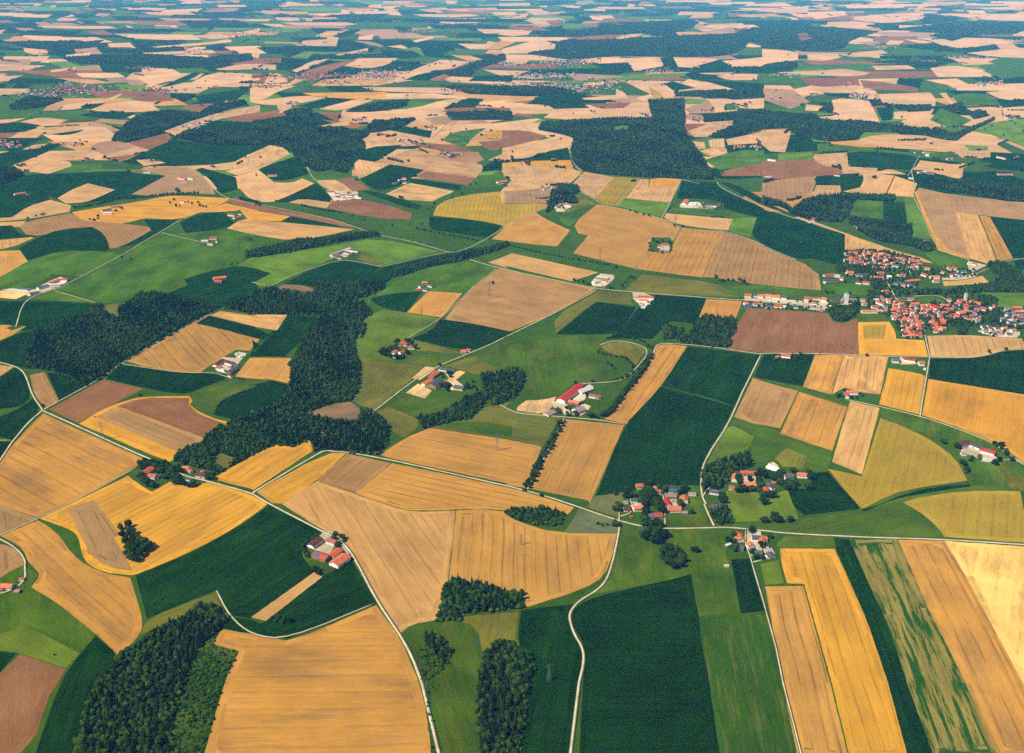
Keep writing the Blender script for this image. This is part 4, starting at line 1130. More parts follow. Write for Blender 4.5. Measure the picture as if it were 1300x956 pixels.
def unit_ico(sub):
    import bmesh
    bm = bmesh.new(); bmesh.ops.create_icosphere(bm, subdivisions=sub, radius=1)
    V = np.array([v.co[:] for v in bm.verts]); F = np.array([[v.index for v in f.verts] for f in bm.faces]); bm.free()
    return V, F
ICO1, ICO2 = unit_ico(1), unit_ico(2)

def broad_proto(r):
    """crown of a 1 m high, roughly 0.8 m wide tree: several lobes of leaf clumps round dark inner masses"""
    V = []; F = []; nv = 0
    lobes = [((0, 0, .62), .30)] + [((math.cos(a) * d, math.sin(a) * d, z), s) for a, d, z, s in
        [(r.uniform(0, 6.28), r.uniform(.14, .26), r.uniform(.38, .8), r.uniform(.15, .24)) for _ in range(9)]]
    for (c, s) in lobes:
        iv, iff = ICO2
        n = iv * (s * .84) * (1 + .18 * np.sin(iv[:, [0]] * 7 + c[0] * 40) * np.cos(iv[:, [1]] * 6 + c[1] * 30)); V.append(n + c); F.append(iff + nv); nv += len(iv)
        for _ in range(46):
            d = Vector((r.gauss(0, 1), r.gauss(0, 1), r.gauss(.15, 1))).normalized()
            p = Vector(c) + d * s * r.uniform(.8, 1.12); sz = r.uniform(.03, .06)
            t = d.orthogonal().normalized(); q = d.cross(t)
            a = r.uniform(0, 6.28); t, q = t * math.cos(a) + q * math.sin(a), q * math.cos(a) - t * math.sin(a)
            pts = [p + t * sz, p + q * sz * .9 + d * sz * .5, p - t * sz, p - q * sz * .9 + d * sz * .2]
            V.append(np.array([x[:] for x in pts])); F.append(np.array([[0, 1, 2], [0, 2, 3]]) + nv); nv += 4
    return np.concatenate(V), np.concatenate(F)
def spruce_proto(r):
    V = []; F = []; nv = 0; T = 11
    for k in range(T):
        z0 = .10 + .85 * k / T; R = .20 * (1 - k / T) ** .8 + .015; m = 11 if k < 7 else 7
        a0 = r.uniform(0, 6.28)
        ring = [(0, 0, z0 + .13)]
        for i in range(2 * m):
            rr = R * (r.uniform(.85, 1.15) if i % 2 == 0 else r.uniform(.45, .65)); a = a0 + math.pi * i / m
            ring.append((rr * math.cos(a), rr * math.sin(a), z0 - (.03 if i % 2 == 0 else -.02) + r.uniform(-.01, .01)))
        V.append(np.array(ring)); F.append(np.array([[0, 1 + i, 1 + (i + 1) % (2 * m)] for i in range(2 * m)]) + nv); nv += len(ring)
    V.append(np.array([(0, 0, 1.02), (.02, 0, .9), (-.01, .017, .9), (-.01, -.017, .9)])); F.append(np.array([[0, 1, 2], [0, 2, 3], [0, 3, 1]]) + nv)
    return np.concatenate(V), np.concatenate(F)
def trunk_mesh(h, rad, limbs, r):
    V = []; F = []
    def tube(a, b2, r0, r1, n=6):
        a, b2 = Vector(a), Vector(b2); d = (b2 - a).normalized(); t = d.orthogonal().normalized(); q = d.cross(t); s = len(V)
        for p, rr in ((a, r0), (b2, r1)):
            for i in range(n): V.append(tuple(p + (t * math.cos(6.283 * i / n) + q * math.sin(6.283 * i / n)) * rr))
        for i in range(n): F.append((s + i, s + (i + 1) % n, s + n + (i + 1) % n, s + n + i))
    tube((0, 0, -.06), (0, 0, h), rad, rad * .45)
    for _ in range(limbs):
        a = r.uniform(0, 6.28); z = r.uniform(.5, .9) * h
        tube((0, 0, z), (math.cos(a) * .2, math.sin(a) * .2, z + .22), rad * .5, rad * .15, 4)
    return mesh_np('trunk', V, F4=F, mat=bk_m)
rt = random.Random(21)
BP = [broad_proto(rt) for _ in range(6)]; SPP = [spruce_proto(rt) for _ in range(4)]
B_ME = [(mesh_np('crown', v, F3=f, mat=lf_m), trunk_mesh(.5, .028, 5, rt)) for v, f in BP]
S_ME = [(mesh_np('crown', v, F3=f, mat=sp_m), trunk_mesh(.9, .018, 0, rt)) for v, f in SPP]

def lumpy(sub, r, squash=1.0, amp=.3):
    iv, iff = ICO1 if sub == 1 else ICO2
    v = iv.copy(); v *= (1 + np.array([r.uniform(-amp, amp) for _ in range(len(v))]))[:, None]
    v[:, 2] = v[:, 2] * .5 * squash + .56; v[:, :2] *= .40
    return v, iff
def cone_low(r):
    V = []; F = []; nv = 0
    for k in range(3):
        z0 = .04 + .27 * k; R = .25 - .05 * k; m = 5; ring = [(0, 0, z0 + .42 if k < 2 else 1.02)]
        for i in range(2 * m):
            rr = R * (1.1 if i % 2 == 0 else .6) * r.uniform(.8, 1.2); a = math.pi * i / m + k
            ring.append((rr * math.cos(a), rr * math.sin(a), z0 + r.uniform(-.03, .03)))
        V.append(np.array(ring)); F.append(np.array([[0, 1 + i, 1 + (i + 1) % (2 * m)] for i in range(2 * m)]) + nv); nv += len(ring)
    return np.concatenate(V), np.concatenate(F)
LOW_B = [lumpy(1, rt) for _ in range(6)]; LOW_S = [cone_low(rt) for _ in range(6)]
def two_lobe(r):
    a, fa = lumpy(1, r, .9, .25); b2, fb = lumpy(1, r, .8, .25); c, fc = lumpy(1, r, .7, .25)
    b2 = b2 * .75 + (r.uniform(-.25, .25), r.uniform(-.25, .25), .02); c = c * .6 + (r.uniform(-.3, .3), r.uniform(-.3, .3), .12)
    return np.concatenate([a, b2, c]), np.concatenate([fa, fb + len(a), fc + len(a) + len(b2)])
MID_B = [two_lobe(rt) for _ in range(8)]

trees_near = []     # (x, y, height, kind, place)
for line in TREES.strip().splitlines():
    place, spec, rest = line.split('|'); kd, hh, sp = spec.split(); hh = float(hh); sp = float(sp)
    isline = rest.startswith('*'); pts = parse(rest.lstrip('*'))
    r = random.Random(place)
    if isline:
        g = ground_line(pts, 3); acc = 0; last = g[0]; out = []
        for q in g[1:]:
            acc += math.hypot(q[0] - last[0], q[1] - last[1]); last = q
            if acc >= sp * r.uniform(.8, 1.25): out.append((q[0] + r.uniform(-2, 2), q[1] + r.uniform(-2, 2))); acc = 0
    else:
        # marks were taken at mid crown
        x, y, _ = unproj([p[0] for p in pts], [p[1] for p in pts], hh * .45); out = list(zip(x, y))
    for q in out: trees_near.append((q[0], q[1], hh * r.uniform(.8, 1.18), kd, place, isline))

# woods: jittered rows of trees inside every traced wood
class Mass:
    def __init__(s): s.V = []; s.F = []; s.C = []; s.n = 0
    def add(s, proto, x, y, z, w, h, ang, col):
        v, f = proto; ca, sa = math.cos(ang), math.sin(ang)
        P = np.empty_like(v); P[:, 0] = (v[:, 0] * ca - v[:, 1] * sa) * w + x; P[:, 1] = (v[:, 0] * sa + v[:, 1] * ca) * w + y; P[:, 2] = v[:, 2] * h + z
        s.V.append(P); s.F.append(f + s.n); s.C.append(np.tile(np.array(col, np.float32), (len(v), 1))); s.n += len(v)
    def obj(s, name, mat, **k):
        if not s.n: return
        me = mesh_np(name, np.concatenate(s.V), F3=np.concatenate(s.F), mat=mat, cols=np.concatenate(s.C))
        me.polygons.foreach_set('use_smooth', np.zeros(len(me.polygons), bool)); me.update()
        return link(bpy.data.objects.new(name, me), **k)
mass = Mass(); spruces = []; ntr = 0
rw = random.Random(8)
WOODS = [(k, p) for k, p, near in polys if k in 'WJ']
ROAD_SET = {}
for x, y in ROAD_PTS: ROAD_SET.setdefault((int(x // 12), int(y // 12)), []).append((x, y))
def near_road(x, y, d):
    i, j = int(x // 12), int(y // 12)
    return any(math.hypot(a - x, b2 - y) < d for u in (-1, 0, 1) for v in (-1, 0, 1) for a, b2 in ROAD_SET.get((i + u, j + v), ()))
OWN = np.array([ord(polys[o][0]) if o >= 0 else 0 for o in owner])
for k, p in WOODS:
    pa = np.array(p); x, y, _ = unproj(pa[:, 0], pa[:, 1]); gp = list(zip(x, y)); cyp = pa[:, 1].mean()
    d = math.hypot(x.mean(), y.mean()); s = float(scale_at(0, y.mean()))
    sp = max(7.2 if k == 'W' else 6, 2.6 / s)
    if sp > 60: sp = 60
    near_w = d < 1900 and k == 'W'
    xs = np.arange(x.min(), x.max(), sp); ysn = np.arange(y.min(), y.max(), sp)
    if len(xs) * len(ysn) > 200000: continue
    gxx, gyy = np.meshgrid(xs, ysn); P = np.stack([gxx.ravel(), gyy.ravel()], 1) + rng.uniform(-.52, .52, (gxx.size, 2)) * sp
    P = P[inside(P, gp)]
    # later polygons (clearings) cut holes: test survey ownership through the triangle found below
    garea = abs(sum(gp[i - 1][0] * gp[i][1] - gp[i][0] * gp[i - 1][1] for i in range(len(gp)))) / 2
    conif = .12 if garea < 45000 else .45
    ph = rw.uniform(0, 50)
    for X, Y in P:
        hit = BV.ray_cast(Vector((X, Y, 300)), Vector((0, 0, -1)))
        if hit[0] is None or OWN[hit[2]] != ord(k): continue
        if d < 4000 and near_road(X, Y, 6): continue
        z = hit[0].z
        nz1 = math.sin(X / 83 + ph) * math.sin(Y / 97 + ph * 2) + .5 * math.sin(X / 31 + Y / 41)
        con = rw.random() < min(.97, max(.03, conif + nz1 * .45))
        if k == 'J': con = rw.random() < .35; h = rw.uniform(2.5, 6)
        else: h = (rw.uniform(14, 21) if con else rw.uniform(11, 17)) * (.75 if garea < 9000 else 1)
        h *= (1 + .10 * nz1) * rw.uniform(.72, 1.12)
        if rw.random() < .05 or (k == 'W' and math.sin(X / 19 + ph) * math.sin(Y / 23 - ph) > .93): continue
        if near_w and con: spruces.append((X, Y, z, h)); continue
        t = rw.random() ** 1.3
        if con: col = [a + (b3 - a) * t for a, b3 in zip(lin(14, 30, 8), lin(42, 60, 14))]
        else: col = [a + (b3 - a) * t for a, b3 in zip(lin(22, 42, 6), lin(60, 84, 16))]
        if k == 'J': col = [a + (b3 - a) * t for a, b3 in zip(lin(28, 54, 8), lin(66, 96, 18))]
        wd = max(sp * 1.0, 7.5) if k == 'W' else max(sp * .8, 3.6)
        if sp > 14: mass.add(LOW_B[ntr % 6], X, Y, z - 2, wd * 1.7, h * 1.02, rw.uniform(0, 6.3), col)
        elif con: mass.add(LOW_S[ntr % 6], X, Y, z - .5, max(wd * 1.25, h * .42), h, rw.uniform(0, 6.3), col)
        else: mass.add(MID_B[ntr % 8] if d < 3500 else LOW_B[ntr % 6], X, Y, z - .8, wd * 1.45 * rw.uniform(.85, 1.2), h, rw.uniform(0, 6.3), col)
        ntr += 1
for k, p in WOODS:
    if k != 'W': continue
    pa = np.array(p); x, y, _ = unproj(pa[:, 0], pa[:, 1])
    if math.hypot(x.mean(), y.mean()) > 4200: continue
    for i in range(len(x)):
        L = math.hypot(x[i] - x[i - 1], y[i] - y[i - 1]); q = 0
        while q < L:
            t = q / L; X = x[i - 1] + (x[i] - x[i - 1]) * t + rw.uniform(-4, 4); Y = y[i - 1] + (y[i] - y[i - 1]) * t + rw.uniform(-4, 4); q += rw.uniform(3, 16)
            if near_road(X, Y, 5): continue
            h = rw.uniform(2, 9); v = rw.random()
            mass.add(MID_B[rw.randrange(8)], X, Y, gz(X, Y) - .5, h * rw.uniform(1.1, 1.6), h, rw.uniform(0, 6.3), [a + (b3 - a) * v for a, b3 in zip(lin(26, 46, 8), lin(74, 96, 20))])
print('wood trees', ntr, 'verts', mass.n, 'spruce candidates', len(spruces))

ORD = ['leftmost', 'second from the left', 'third from the left', 'fourth from the left', 'fifth from the left', 'sixth from the left', 'seventh from the left', 'eighth from the left',
       'ninth from the left', 'tenth from the left', 'eleventh from the left', 'twelfth from the left', 'thirteenth from the left', 'fourteenth from the left', 'fifteenth from the left']
def px_of(x, y, z):
    zc = y * CP - (z - H) * SP; yc = (z - H) * CP + y * SP
    return CX + FPX * x / zc, CY - FPX * yc / zc
def tree_obj(name, meshes, x, y, z, h, w, label, cat, group, r):
    e = bpy.data.objects.new(name, None); e.empty_display_size = .5
    link(e, None, label, cat, group); e.location = (x, y, z); e.rotation_euler = (0, 0, r.uniform(0, 6.28)); e.scale = (w, w, h)
    for nm, m in zip(('crown', 'trunk'), meshes):
        o = bpy.data.objects.new(nm, m); link(o, e)
    return e
# the 300 broadleaf trees that show largest stay single, the others join the woodland
trees_near = [t for t in trees_near if -60 < px_of(t[0], t[1], 0)[0] < 1360]
trees_near.sort(key=lambda t: -t[2] * float(scale_at(t[0], t[1])) * (1.15 if t[5] else 1))
single = trees_near[:298]
bypl = {}
for t in single: bypl.setdefault(t[4], []).append(t)
for place, L in bypl.items():
    L.sort(key=lambda t: px_of(t[0], t[1], 0)[0]); n = len(L); r = random.Random(place)
    for i, t in enumerate(L):
        x, y, h = t[:3]; z = gz(x, y); w = h * r.uniform(1.2, 1.6)
        kindw = 'tall' if h > 15 else 'small' if h < 9 else 'round'
        if n == 1: lab = f'single {kindw} broadleaf tree, {place}'
        elif n <= 15: lab = f'{ORD[i].replace(" from the left", "-from-left") if i < n - 1 else "rightmost"} {kindw} broadleaf tree, {place}'
        else: lab = f'dark green broadleaf tree, {place}'
        grp = None if n == 1 else 'trees: ' + place
        tree_obj('broadleaf_tree', B_ME[r.randrange(6)], x, y, z, h, w, lab, 'tree', grp, r)
for t in trees_near[298:]:
    x, y, h = t[:3]; v = rw.random()
    mass.add(MID_B[rw.randrange(8)], x, y, gz(x, y) - .5, h * 1.15, h, rw.uniform(0, 6.3), [a + (b3 - a) * v for a, b3 in zip(lin(22, 40, 6), lin(56, 78, 14))])
spruces.sort(key=lambda s: -s[3] * float(scale_at(s[0], s[1])) if px_of(s[0], s[1], 0)[1] < 960 and -10 < px_of(s[0], s[1], 0)[0] < 1310 else 0)
for i, (x, y, z, h) in enumerate(spruces):
    vis = px_of(x, y, z)
    if i < 298 and vis[1] < 965:
        lab = 'tall dark spruce in the wood at the lower left beside the brown stubble' if vis[0] < 420 else 'dark spruce in the small wood at the bottom centre beside the maize' if vis[1] > 800 else 'dark spruce in the hilltop copse at the bottom centre of the stubble'
        tree_obj('spruce_tree', S_ME[i % 4], x, y, z - .3, h, h * 1.05, lab, 'tree', lab.split(' in ')[1].replace('the ', 'spruces of the '), rw)
    else:
        t = rw.random(); mass.add(LOW_S[i % 6], x, y, z - .5, h * .46, h, rw.uniform(0, 6.3), [a + (b3 - a) * t for a, b3 in zip(lin(14, 30, 8), lin(42, 60, 14))])

# ---------------- buildings ----------------
def linw(*c): return tuple(v * 1.35 for v in lin(*c))
ROOFC = dict(o=(238,116,54), r=(204,92,54), R=(205,40,30), d=(112,62,54), g=(92,92,100), b=(46,62,104), w=(215,213,208), p=(168,136,128), W=(255,255,255), S=(180,84,50))
ROOFN = dict(o='orange-tiled', r='red-tiled', R='bright red', d='dark brown-roofed', g='grey-roofed', b='blue solar-roofed', w='pale-roofed', p='faded pinkish-roofed', W='white-roofed', S='half-solar orange-roofed')
tile_m, nt, b = new_mat('roof_covering')
oi = N(nt, 'ShaderNodeObjectInfo'); tc = N(nt, 'ShaderNodeTexCoord')
n1 = noise(nt, tc.outputs['Object'], .35, 4); n2 = noise(nt, stretch(nt, tc.outputs['Object'], 3, .25, .25), 1, 3)
nt.links.new(colmul(nt, oi.outputs['Color'], mul(nt, remap(nt, n1, .6, 1.3, .3, .7), remap(nt, n2, .8, 1.18, .3, .7))), b.inputs['Base Color']); b.inputs['Roughness'].default_value = .8
wall_m, nt, b = new_mat('rendered_wall')
oi = N(nt, 'ShaderNodeObjectInfo'); tc = N(nt, 'ShaderNodeTexCoord'); n1 = noise(nt, tc.outputs['Object'], .5, 4)
nt.links.new(colmul(nt, oi.outputs['Color'], remap(nt, n1, .88, 1.08, .3, .7)), b.inputs['Base Color'])
win_m, nt, b = new_mat('window_glass'); b.inputs['Base Color'].default_value = (.03, .035, .045, 1); b.inputs['Roughness'].default_value = .15; b.inputs['Specular IOR Level'].default_value = .5
sol_m, nt, b = new_mat('solar_glass'); b.inputs['Roughness'].default_value = .35; b.inputs['Specular IOR Level'].default_value = .4
tc = N(nt, 'ShaderNodeTexCoord'); br = N(nt, 'ShaderNodeTexBrick'); nt.links.new(tc.outputs['Object'], br.inputs['Vector'])
br.offset = 0; br.inputs['Scale'].default_value = 1; br.inputs['Brick Width'].default_value = 1.7; br.inputs['Row Height'].default_value = 1.0; br.inputs['Mortar Size'].default_value = .06
br.inputs['Color1'].default_value = (*lin(66, 78, 112), 1); br.inputs['Color2'].default_value = (*lin(74, 86, 120), 1); br.inputs['Mortar'].default_value = (*lin(150, 155, 165), 1)
nt.links.new(br.outputs['Color'], b.inputs['Base Color'])
dr_m, nt, b = new_mat('dark_wood_door'); b.inputs['Base Color'].default_value = (*lin(86, 62, 44), 1)
mt_m, nt, b = new_mat('galvanised_steel'); b.inputs['Base Color'].default_value = (*lin(150, 155, 158), 1); b.inputs['Metallic'].default_value = .3; b.inputs['Roughness'].default_value = .5

def quadbox(x0, x1, y0, y1, z0, z1):
    V = [(x, y, z) for z in (z0, z1) for y in (y0, y1) for x in (x0, x1)]
    return V, [(0, 2, 3, 1), (4, 5, 7, 6), (0, 1, 5, 4), (2, 6, 7, 3), (0, 4, 6, 2), (1, 3, 7, 5)]
def flat(name, V, F, mat):
    me = bpy.data.meshes.new(name); me.from_pydata(V, [], F); me.materials.append(mat)
    me.polygons.foreach_set('use_smooth', np.zeros(len(F), bool)); me.update(); return me
def add_part(name, V, F, mat, parent, color=None, label=None):
    o = bpy.data.objects.new(name, flat(name, V, F, mat))
    link(o, parent, label)
    if color: o.color = (*color, 1)
    return o
def gable(L, W, e, rise, over, th=.35):
    """walls and a pitched roof, ridge along x"""
    l, w = L / 2, W / 2
    wv = [(-l, -w, -2), (l, -w, -2), (l, w, -2), (-l, w, -2), (-l, -w, e), (l, -w, e), (l, w, e), (-l, w, e), (-l, 0, e + rise), (l, 0, e + rise)]
    wf = [(0, 1, 5, 4), (2, 3, 7, 6), (1, 2, 6, 9, 5), (3, 0, 4, 8, 7)]
    k = rise / w; lo = l + over; wo = w + over; ze = e - over * k + .06; zr = e + rise + .06
    rv = [(-lo, -wo, ze), (lo, -wo, ze), (lo, 0, zr), (-lo, 0, zr), (-lo, wo, ze), (lo, wo, ze)]
    rv += [(x, y, z + th) for x, y, z in rv]
    rf = [(6, 7, 8, 9), (9, 8, 11, 10), (1, 0, 3, 2), (2, 3, 4, 5), (0, 1, 7, 6), (5, 4, 10, 11), (0, 6, 9, 3), (3, 9, 10, 4), (1, 2, 8, 7), (2, 5, 11, 8)]
    return wv, wf, rv, rf
PROTO = {}
def building(x, y, ang, L, W, e, code, kind, label, group, detail):
    rc = code[0]; wall = {'y': (226, 196, 130), 'w': (245, 243, 236)}.get(code[1] if len(code) > 1 else '', None)
    r = random.Random(int(x * 7 + y * 3))
    if wall is None: wall = r.choice([(240, 236, 226), (236, 228, 208), (228, 220, 200), (244, 242, 238)]) if kind == 'h' else r.choice([(232, 226, 214), (214, 204, 186), (150, 118, 92), (236, 232, 224)])
    name = {'h': 'house', 'b': 'barn', 's': 'shed'}[kind]
    rise = W / 2 * (math.tan(math.radians(27)) if kind == 'h' else math.tan(math.radians(21)))
    if kind == 's': rise = W / 2 * .3
    rr = bpy.data.objects.new(name, None); link(rr, None, label, name, group)
    rr.location = (x, y, gz(x, y)); rr.rotation_euler = (0, 0, ang); rr.empty_display_size = 1
    wv, wf, rv, rf = gable(L, W, e, rise, .9 if kind != 's' else .4)
    c = lin(*ROOFC[rc]); f = r.uniform(.85, 1.12); hs = r.uniform(0, .22); gy_ = sum(c) / 3; c = tuple((q * (1 - hs) + gy_ * hs) * f for q in c)
    add_part('wall', wv, wf, wall_m, rr, linw(*wall))
    ro = add_part('roof', rv, rf, tile_m, rr, c)
    k = rise / (W / 2)
    def on_roof(nm, x0, x1, side, t0, t1, h, mat):
        # a sheet lying on one roof slope; t runs from eave 0 to ridge 1
        pts = []
        for z_ in (0, h):
            for xx, t in ((x0, t0), (x1, t0), (x1, t1), (x0, t1)):
                yy_ = side * (W / 2) * (1 - t); pts.append((xx, yy_, e + rise * t + .06 + .35 + .04 + z_))
        o = add_part(nm, pts, [(4, 5, 6, 7), (0, 1, 5, 4), (1, 2, 6, 5), (2, 3, 7, 6), (3, 0, 4, 7)], mat, ro)
    south = -1 if math.cos(ang) > 0 else 1
    if rc == 'b': on_roof('solar_panel', -L / 2 + .5, L / 2 - .5, south, .04, .94, .12, sol_m)
    elif rc == 'S': on_roof('solar_panel', (-L / 2 + .5) if south < 0 else 0, 0 if south < 0 else L / 2 - .5, south, .05, .93, .12, sol_m)
    elif 'b' in code[1:]: on_roof('solar_panel', -L / 2 + .8, L / 2 - .8, south, .1, .85, .12, sol_m)
    elif kind == 'h' and detail and r.random() < .25: on_roof('solar_panel', -L * .3, L * .25, south, .35, .85, .12, sol_m)
    if kind == 'h' and detail >= 0:
        cx = r.uniform(-.25, .25) * L; V, F = quadbox(cx - .5, cx + .5, .5, 1.5, e + rise - .8, e + rise + 1.3)
        add_part('chimney', V, F, wall_m, ro, lin(200, 190, 175))
    if detail > 0:
        rows = 2 if (kind == 'h' and e > 5) else 1
        for side in (-1, 1):
            n = max(2, min(5, int(L / 4.5)))
            for i in range(n):
                xx = -L / 2 + L * (i + .5) / n
                for q in range(rows):
                    z0 = 1.0 + q * 2.6
                    if kind == 'b' and i == n // 2:
                        V, F = quadbox(xx - 1.7, xx + 1.7, side * (W / 2 + .03) - .05, side * (W / 2 + .03) + .05, 0, 3.6); add_part('door', V, F, dr_m, rr); continue
                    if kind == 'h' and q == 0 and i == n // 2 and side == south:
                        V, F = quadbox(xx - .6, xx + .6, side * (W / 2 + .03) - .05, side * (W / 2 + .03) + .05, 0, 2.2); add_part('door', V, F, dr_m, rr); continue
                    V, F = quadbox(xx - .6, xx + .6, side * (W / 2 + .03) - .05, side * (W / 2 + .03) + .05, z0, z0 + 1.4); add_part('window', V, F, win_m, rr)
        for side in (-1, 1):
            for yy_ in (-W * .22, W * .22):
                V, F = quadbox(side * (L / 2 + .03) - .05, side * (L / 2 + .03) + .05, yy_ - .6, yy_ + .6, 1.2, 2.7); add_part('window', V, F, win_m, rr)
    return rr

FOOT = []
nb = 0
ORDN = ORD + ['sixteenth from the left', 'seventeenth from the left', 'eighteenth from the left', 'nineteenth from the left', 'twentieth from the left', 'twenty-first from the left', 'twenty-second from the left', 'twenty-third from the left'] + [f'{a}-{b2} from the left' for a in ('twenty', 'thirty', 'forty', 'fifty') for b2 in ('first', 'second', 'third', 'fourth', 'fifth', 'sixth', 'seventh', 'eighth', 'ninth') if not (a == 'twenty' and b2 in ('first', 'second', 'third'))]
def ordinal(i, n):
    return 'rightmost' if i == n - 1 and n > 1 else ORDN[i].replace(' from the left', '-from-left') if i < len(ORDN) else None
for line in BUILD.strip().splitlines():
    place, rest = line.split('|'); tile, rest = rest.split(':', 1); T = TILES[tile]
    items = []
    for it in rest.split(';'):
        a, b2, W, e, code, kd = it.split(); W = float(W); e = float(e) * 1.25
        (x1, y1), (x2, y2) = [tuple(float(v) for v in q.split(',')) for q in (a, b2)]
        zz = e + W / 2 * .42
        gx, gy, _ = unproj([T[0] + x1 / T[2], T[0] + x2 / T[2]], [T[1] + y1 / T[2], T[1] + y2 / T[2]], zz)
        L = math.hypot(gx[1] - gx[0], gy[1] - gy[0]); ang = math.atan2(gy[1] - gy[0], gx[1] - gx[0])
        L = max(L, 6)
        items.append(((gx[0] + gx[1]) / 2, (gy[0] + gy[1]) / 2, ang, L, min(W, max(L * 1.1, 6)), e, code, kd, T[0] + (x1 + x2) / 2 / T[2]))
    items.sort(key=lambda q: q[8]); cnt = {}
    for q in items: cnt[(q[6][0], q[7])] = cnt.get((q[6][0], q[7]), 0) + 1
    seen = {}
    for x, y, ang, L, W, e, code, kd, _ in items:
        k = (code[0], kd); i = seen.get(k, 0); seen[k] = i + 1
        nm = {'h': 'house', 'b': 'barn', 's': 'shed'}[kd]
        lab = (f'{ordinal(i, cnt[k])} ' if cnt[k] > 1 else '') + f'{ROOFN[code[0]]} {nm}, {place}'
        building(x, y, ang, L, W, e, code, kd, lab, 'buildings of ' + place, 1 if math.hypot(x, y) < 2400 else -1 if math.hypot(x, y) > 4200 else 0); nb += 1
        FOOT.append((x, y, max(L, W) / 2 + 3))

# village blocks
rv_ = random.Random(77); village_tree_spots = []
vill = []
for line in VILL.strip().splitlines():
    place, n, outl, oshare = line.split('|'); n = int(n); oshare = float(oshare)
    pp = parse(outl); x, y, _ = unproj([q[0] for q in pp], [q[1] for q in pp]); gp = list(zip(x, y))
    base = rv_.uniform(-.25, .25); area = abs(sum(gp[i - 1][0] * gp[i][1] - gp[i][0] * gp[i - 1][1] for i in range(len(gp)))) / 2
    sp = max(15.5, (area / (n * 1.35)) ** .5); c, s = math.cos(base), math.sin(base); R_ = max(max(x) - min(x), max(y) - min(y)); mx, my = (max(x) + min(x)) / 2, (max(y) + min(y)) / 2
    L_ = []; i0 = int(R_ / sp) + 1
    for i in range(-i0, i0):
        for j in range(-i0, i0):
            u = (i + .5 * (j % 2)) * sp + rv_.uniform(-.18, .18) * sp; v = j * sp * 1.0 + rv_.uniform(-.18, .18) * sp
            X, Y = mx + u * c - v * s, my + u * s + v * c
            if not inside(np.array([[X, Y]]), gp)[0]: continue
            if any(math.hypot(X - a, Y - b2) < q + 8 for a, b2, q in FOOT): continue
            if near_road(X, Y, 10): continue
            L_.append((X, Y))
    rv_.shuffle(L_); house = L_[:n]; village_tree_spots += L_[n:] + [(a + rv_.uniform(7, 12) * rv_.choice((-1, 1)), b2 + rv_.uniform(7, 12) * rv_.choice((-1, 1))) for a, b2 in house]
    items = []
    for X, Y in house:
        code = rv_.choices('ord', (6, 4, 1))[0] if rv_.random() < oshare else rv_.choices('gbpw', (5, 1, 2, 2))[0]
        items.append((X, Y, base + rv_.choice((0, 0, 0, math.pi / 2)) + rv_.uniform(-.12, .12), rv_.uniform(11, 16), rv_.uniform(9, 12), rv_.uniform(5, 6.6), code, px_of(X, Y, 0)))
    vill.append((place, items))
left = 292 - nb
tot = sum(len(i) for _, i in vill); print('buildings traced', nb, 'village', tot)
keep = []
for place, items in vill:
    for q in items: keep.append((-float(scale_at(q[0], q[1])), place, q))
keep.sort(key=lambda q: (q[0], q[1]))
sheds = 0
for idx, (place_items) in enumerate(vill):
    place, items = place_items; items.sort(key=lambda q: q[7][0]); cnt = {}
    for q in items: cnt[q[6]] = cnt.get(q[6], 0) + 1
    seen = {}
    for X, Y, ang, L, W, e, code, _ in items:
        i = seen.get(code, 0); seen[code] = i + 1
        od = ordinal(i, cnt[code])
        lab = (f'{od} ' if od and cnt[code] > 1 else '') + f'{ROOFN[code]} house, {place}'
        building(X, Y, ang, L, W, e, code, 'h', lab, 'family houses in ' + place, -1); FOOT.append((X, Y, 8))
for outl, dens in GARDENS:
    pp = parse(outl); x, y, _ = unproj([q[0] for q in pp], [q[1] for q in pp]); gp = list(zip(x, y))
    xs = np.arange(min(x), max(x), dens); ysn = np.arange(min(y), max(y), dens)
    for X in xs:
        for Y in ysn:
            a, b2 = X + rv_.uniform(-.5, .5) * dens, Y + rv_.uniform(-.5, .5) * dens
            if inside(np.array([[a, b2]]), gp)[0]: village_tree_spots.append((a, b2))
# gardens trees in the village join the woodland
for X, Y in village_tree_spots:
    if any(math.hypot(X - a, Y - b2) < q * .6 + 2.5 for a, b2, q in FOOT) or near_road(X, Y, 6): continue
    h = rv_.uniform(5, 11); v = rv_.random()
    mass.add(MID_B[rv_.randrange(8)], X, Y, gz(X, Y) - .5, h * 1.15, h, rv_.uniform(0, 6.3), [a + (b3 - a) * v for a, b3 in zip(lin(22, 40, 6), lin(54, 76, 14))])

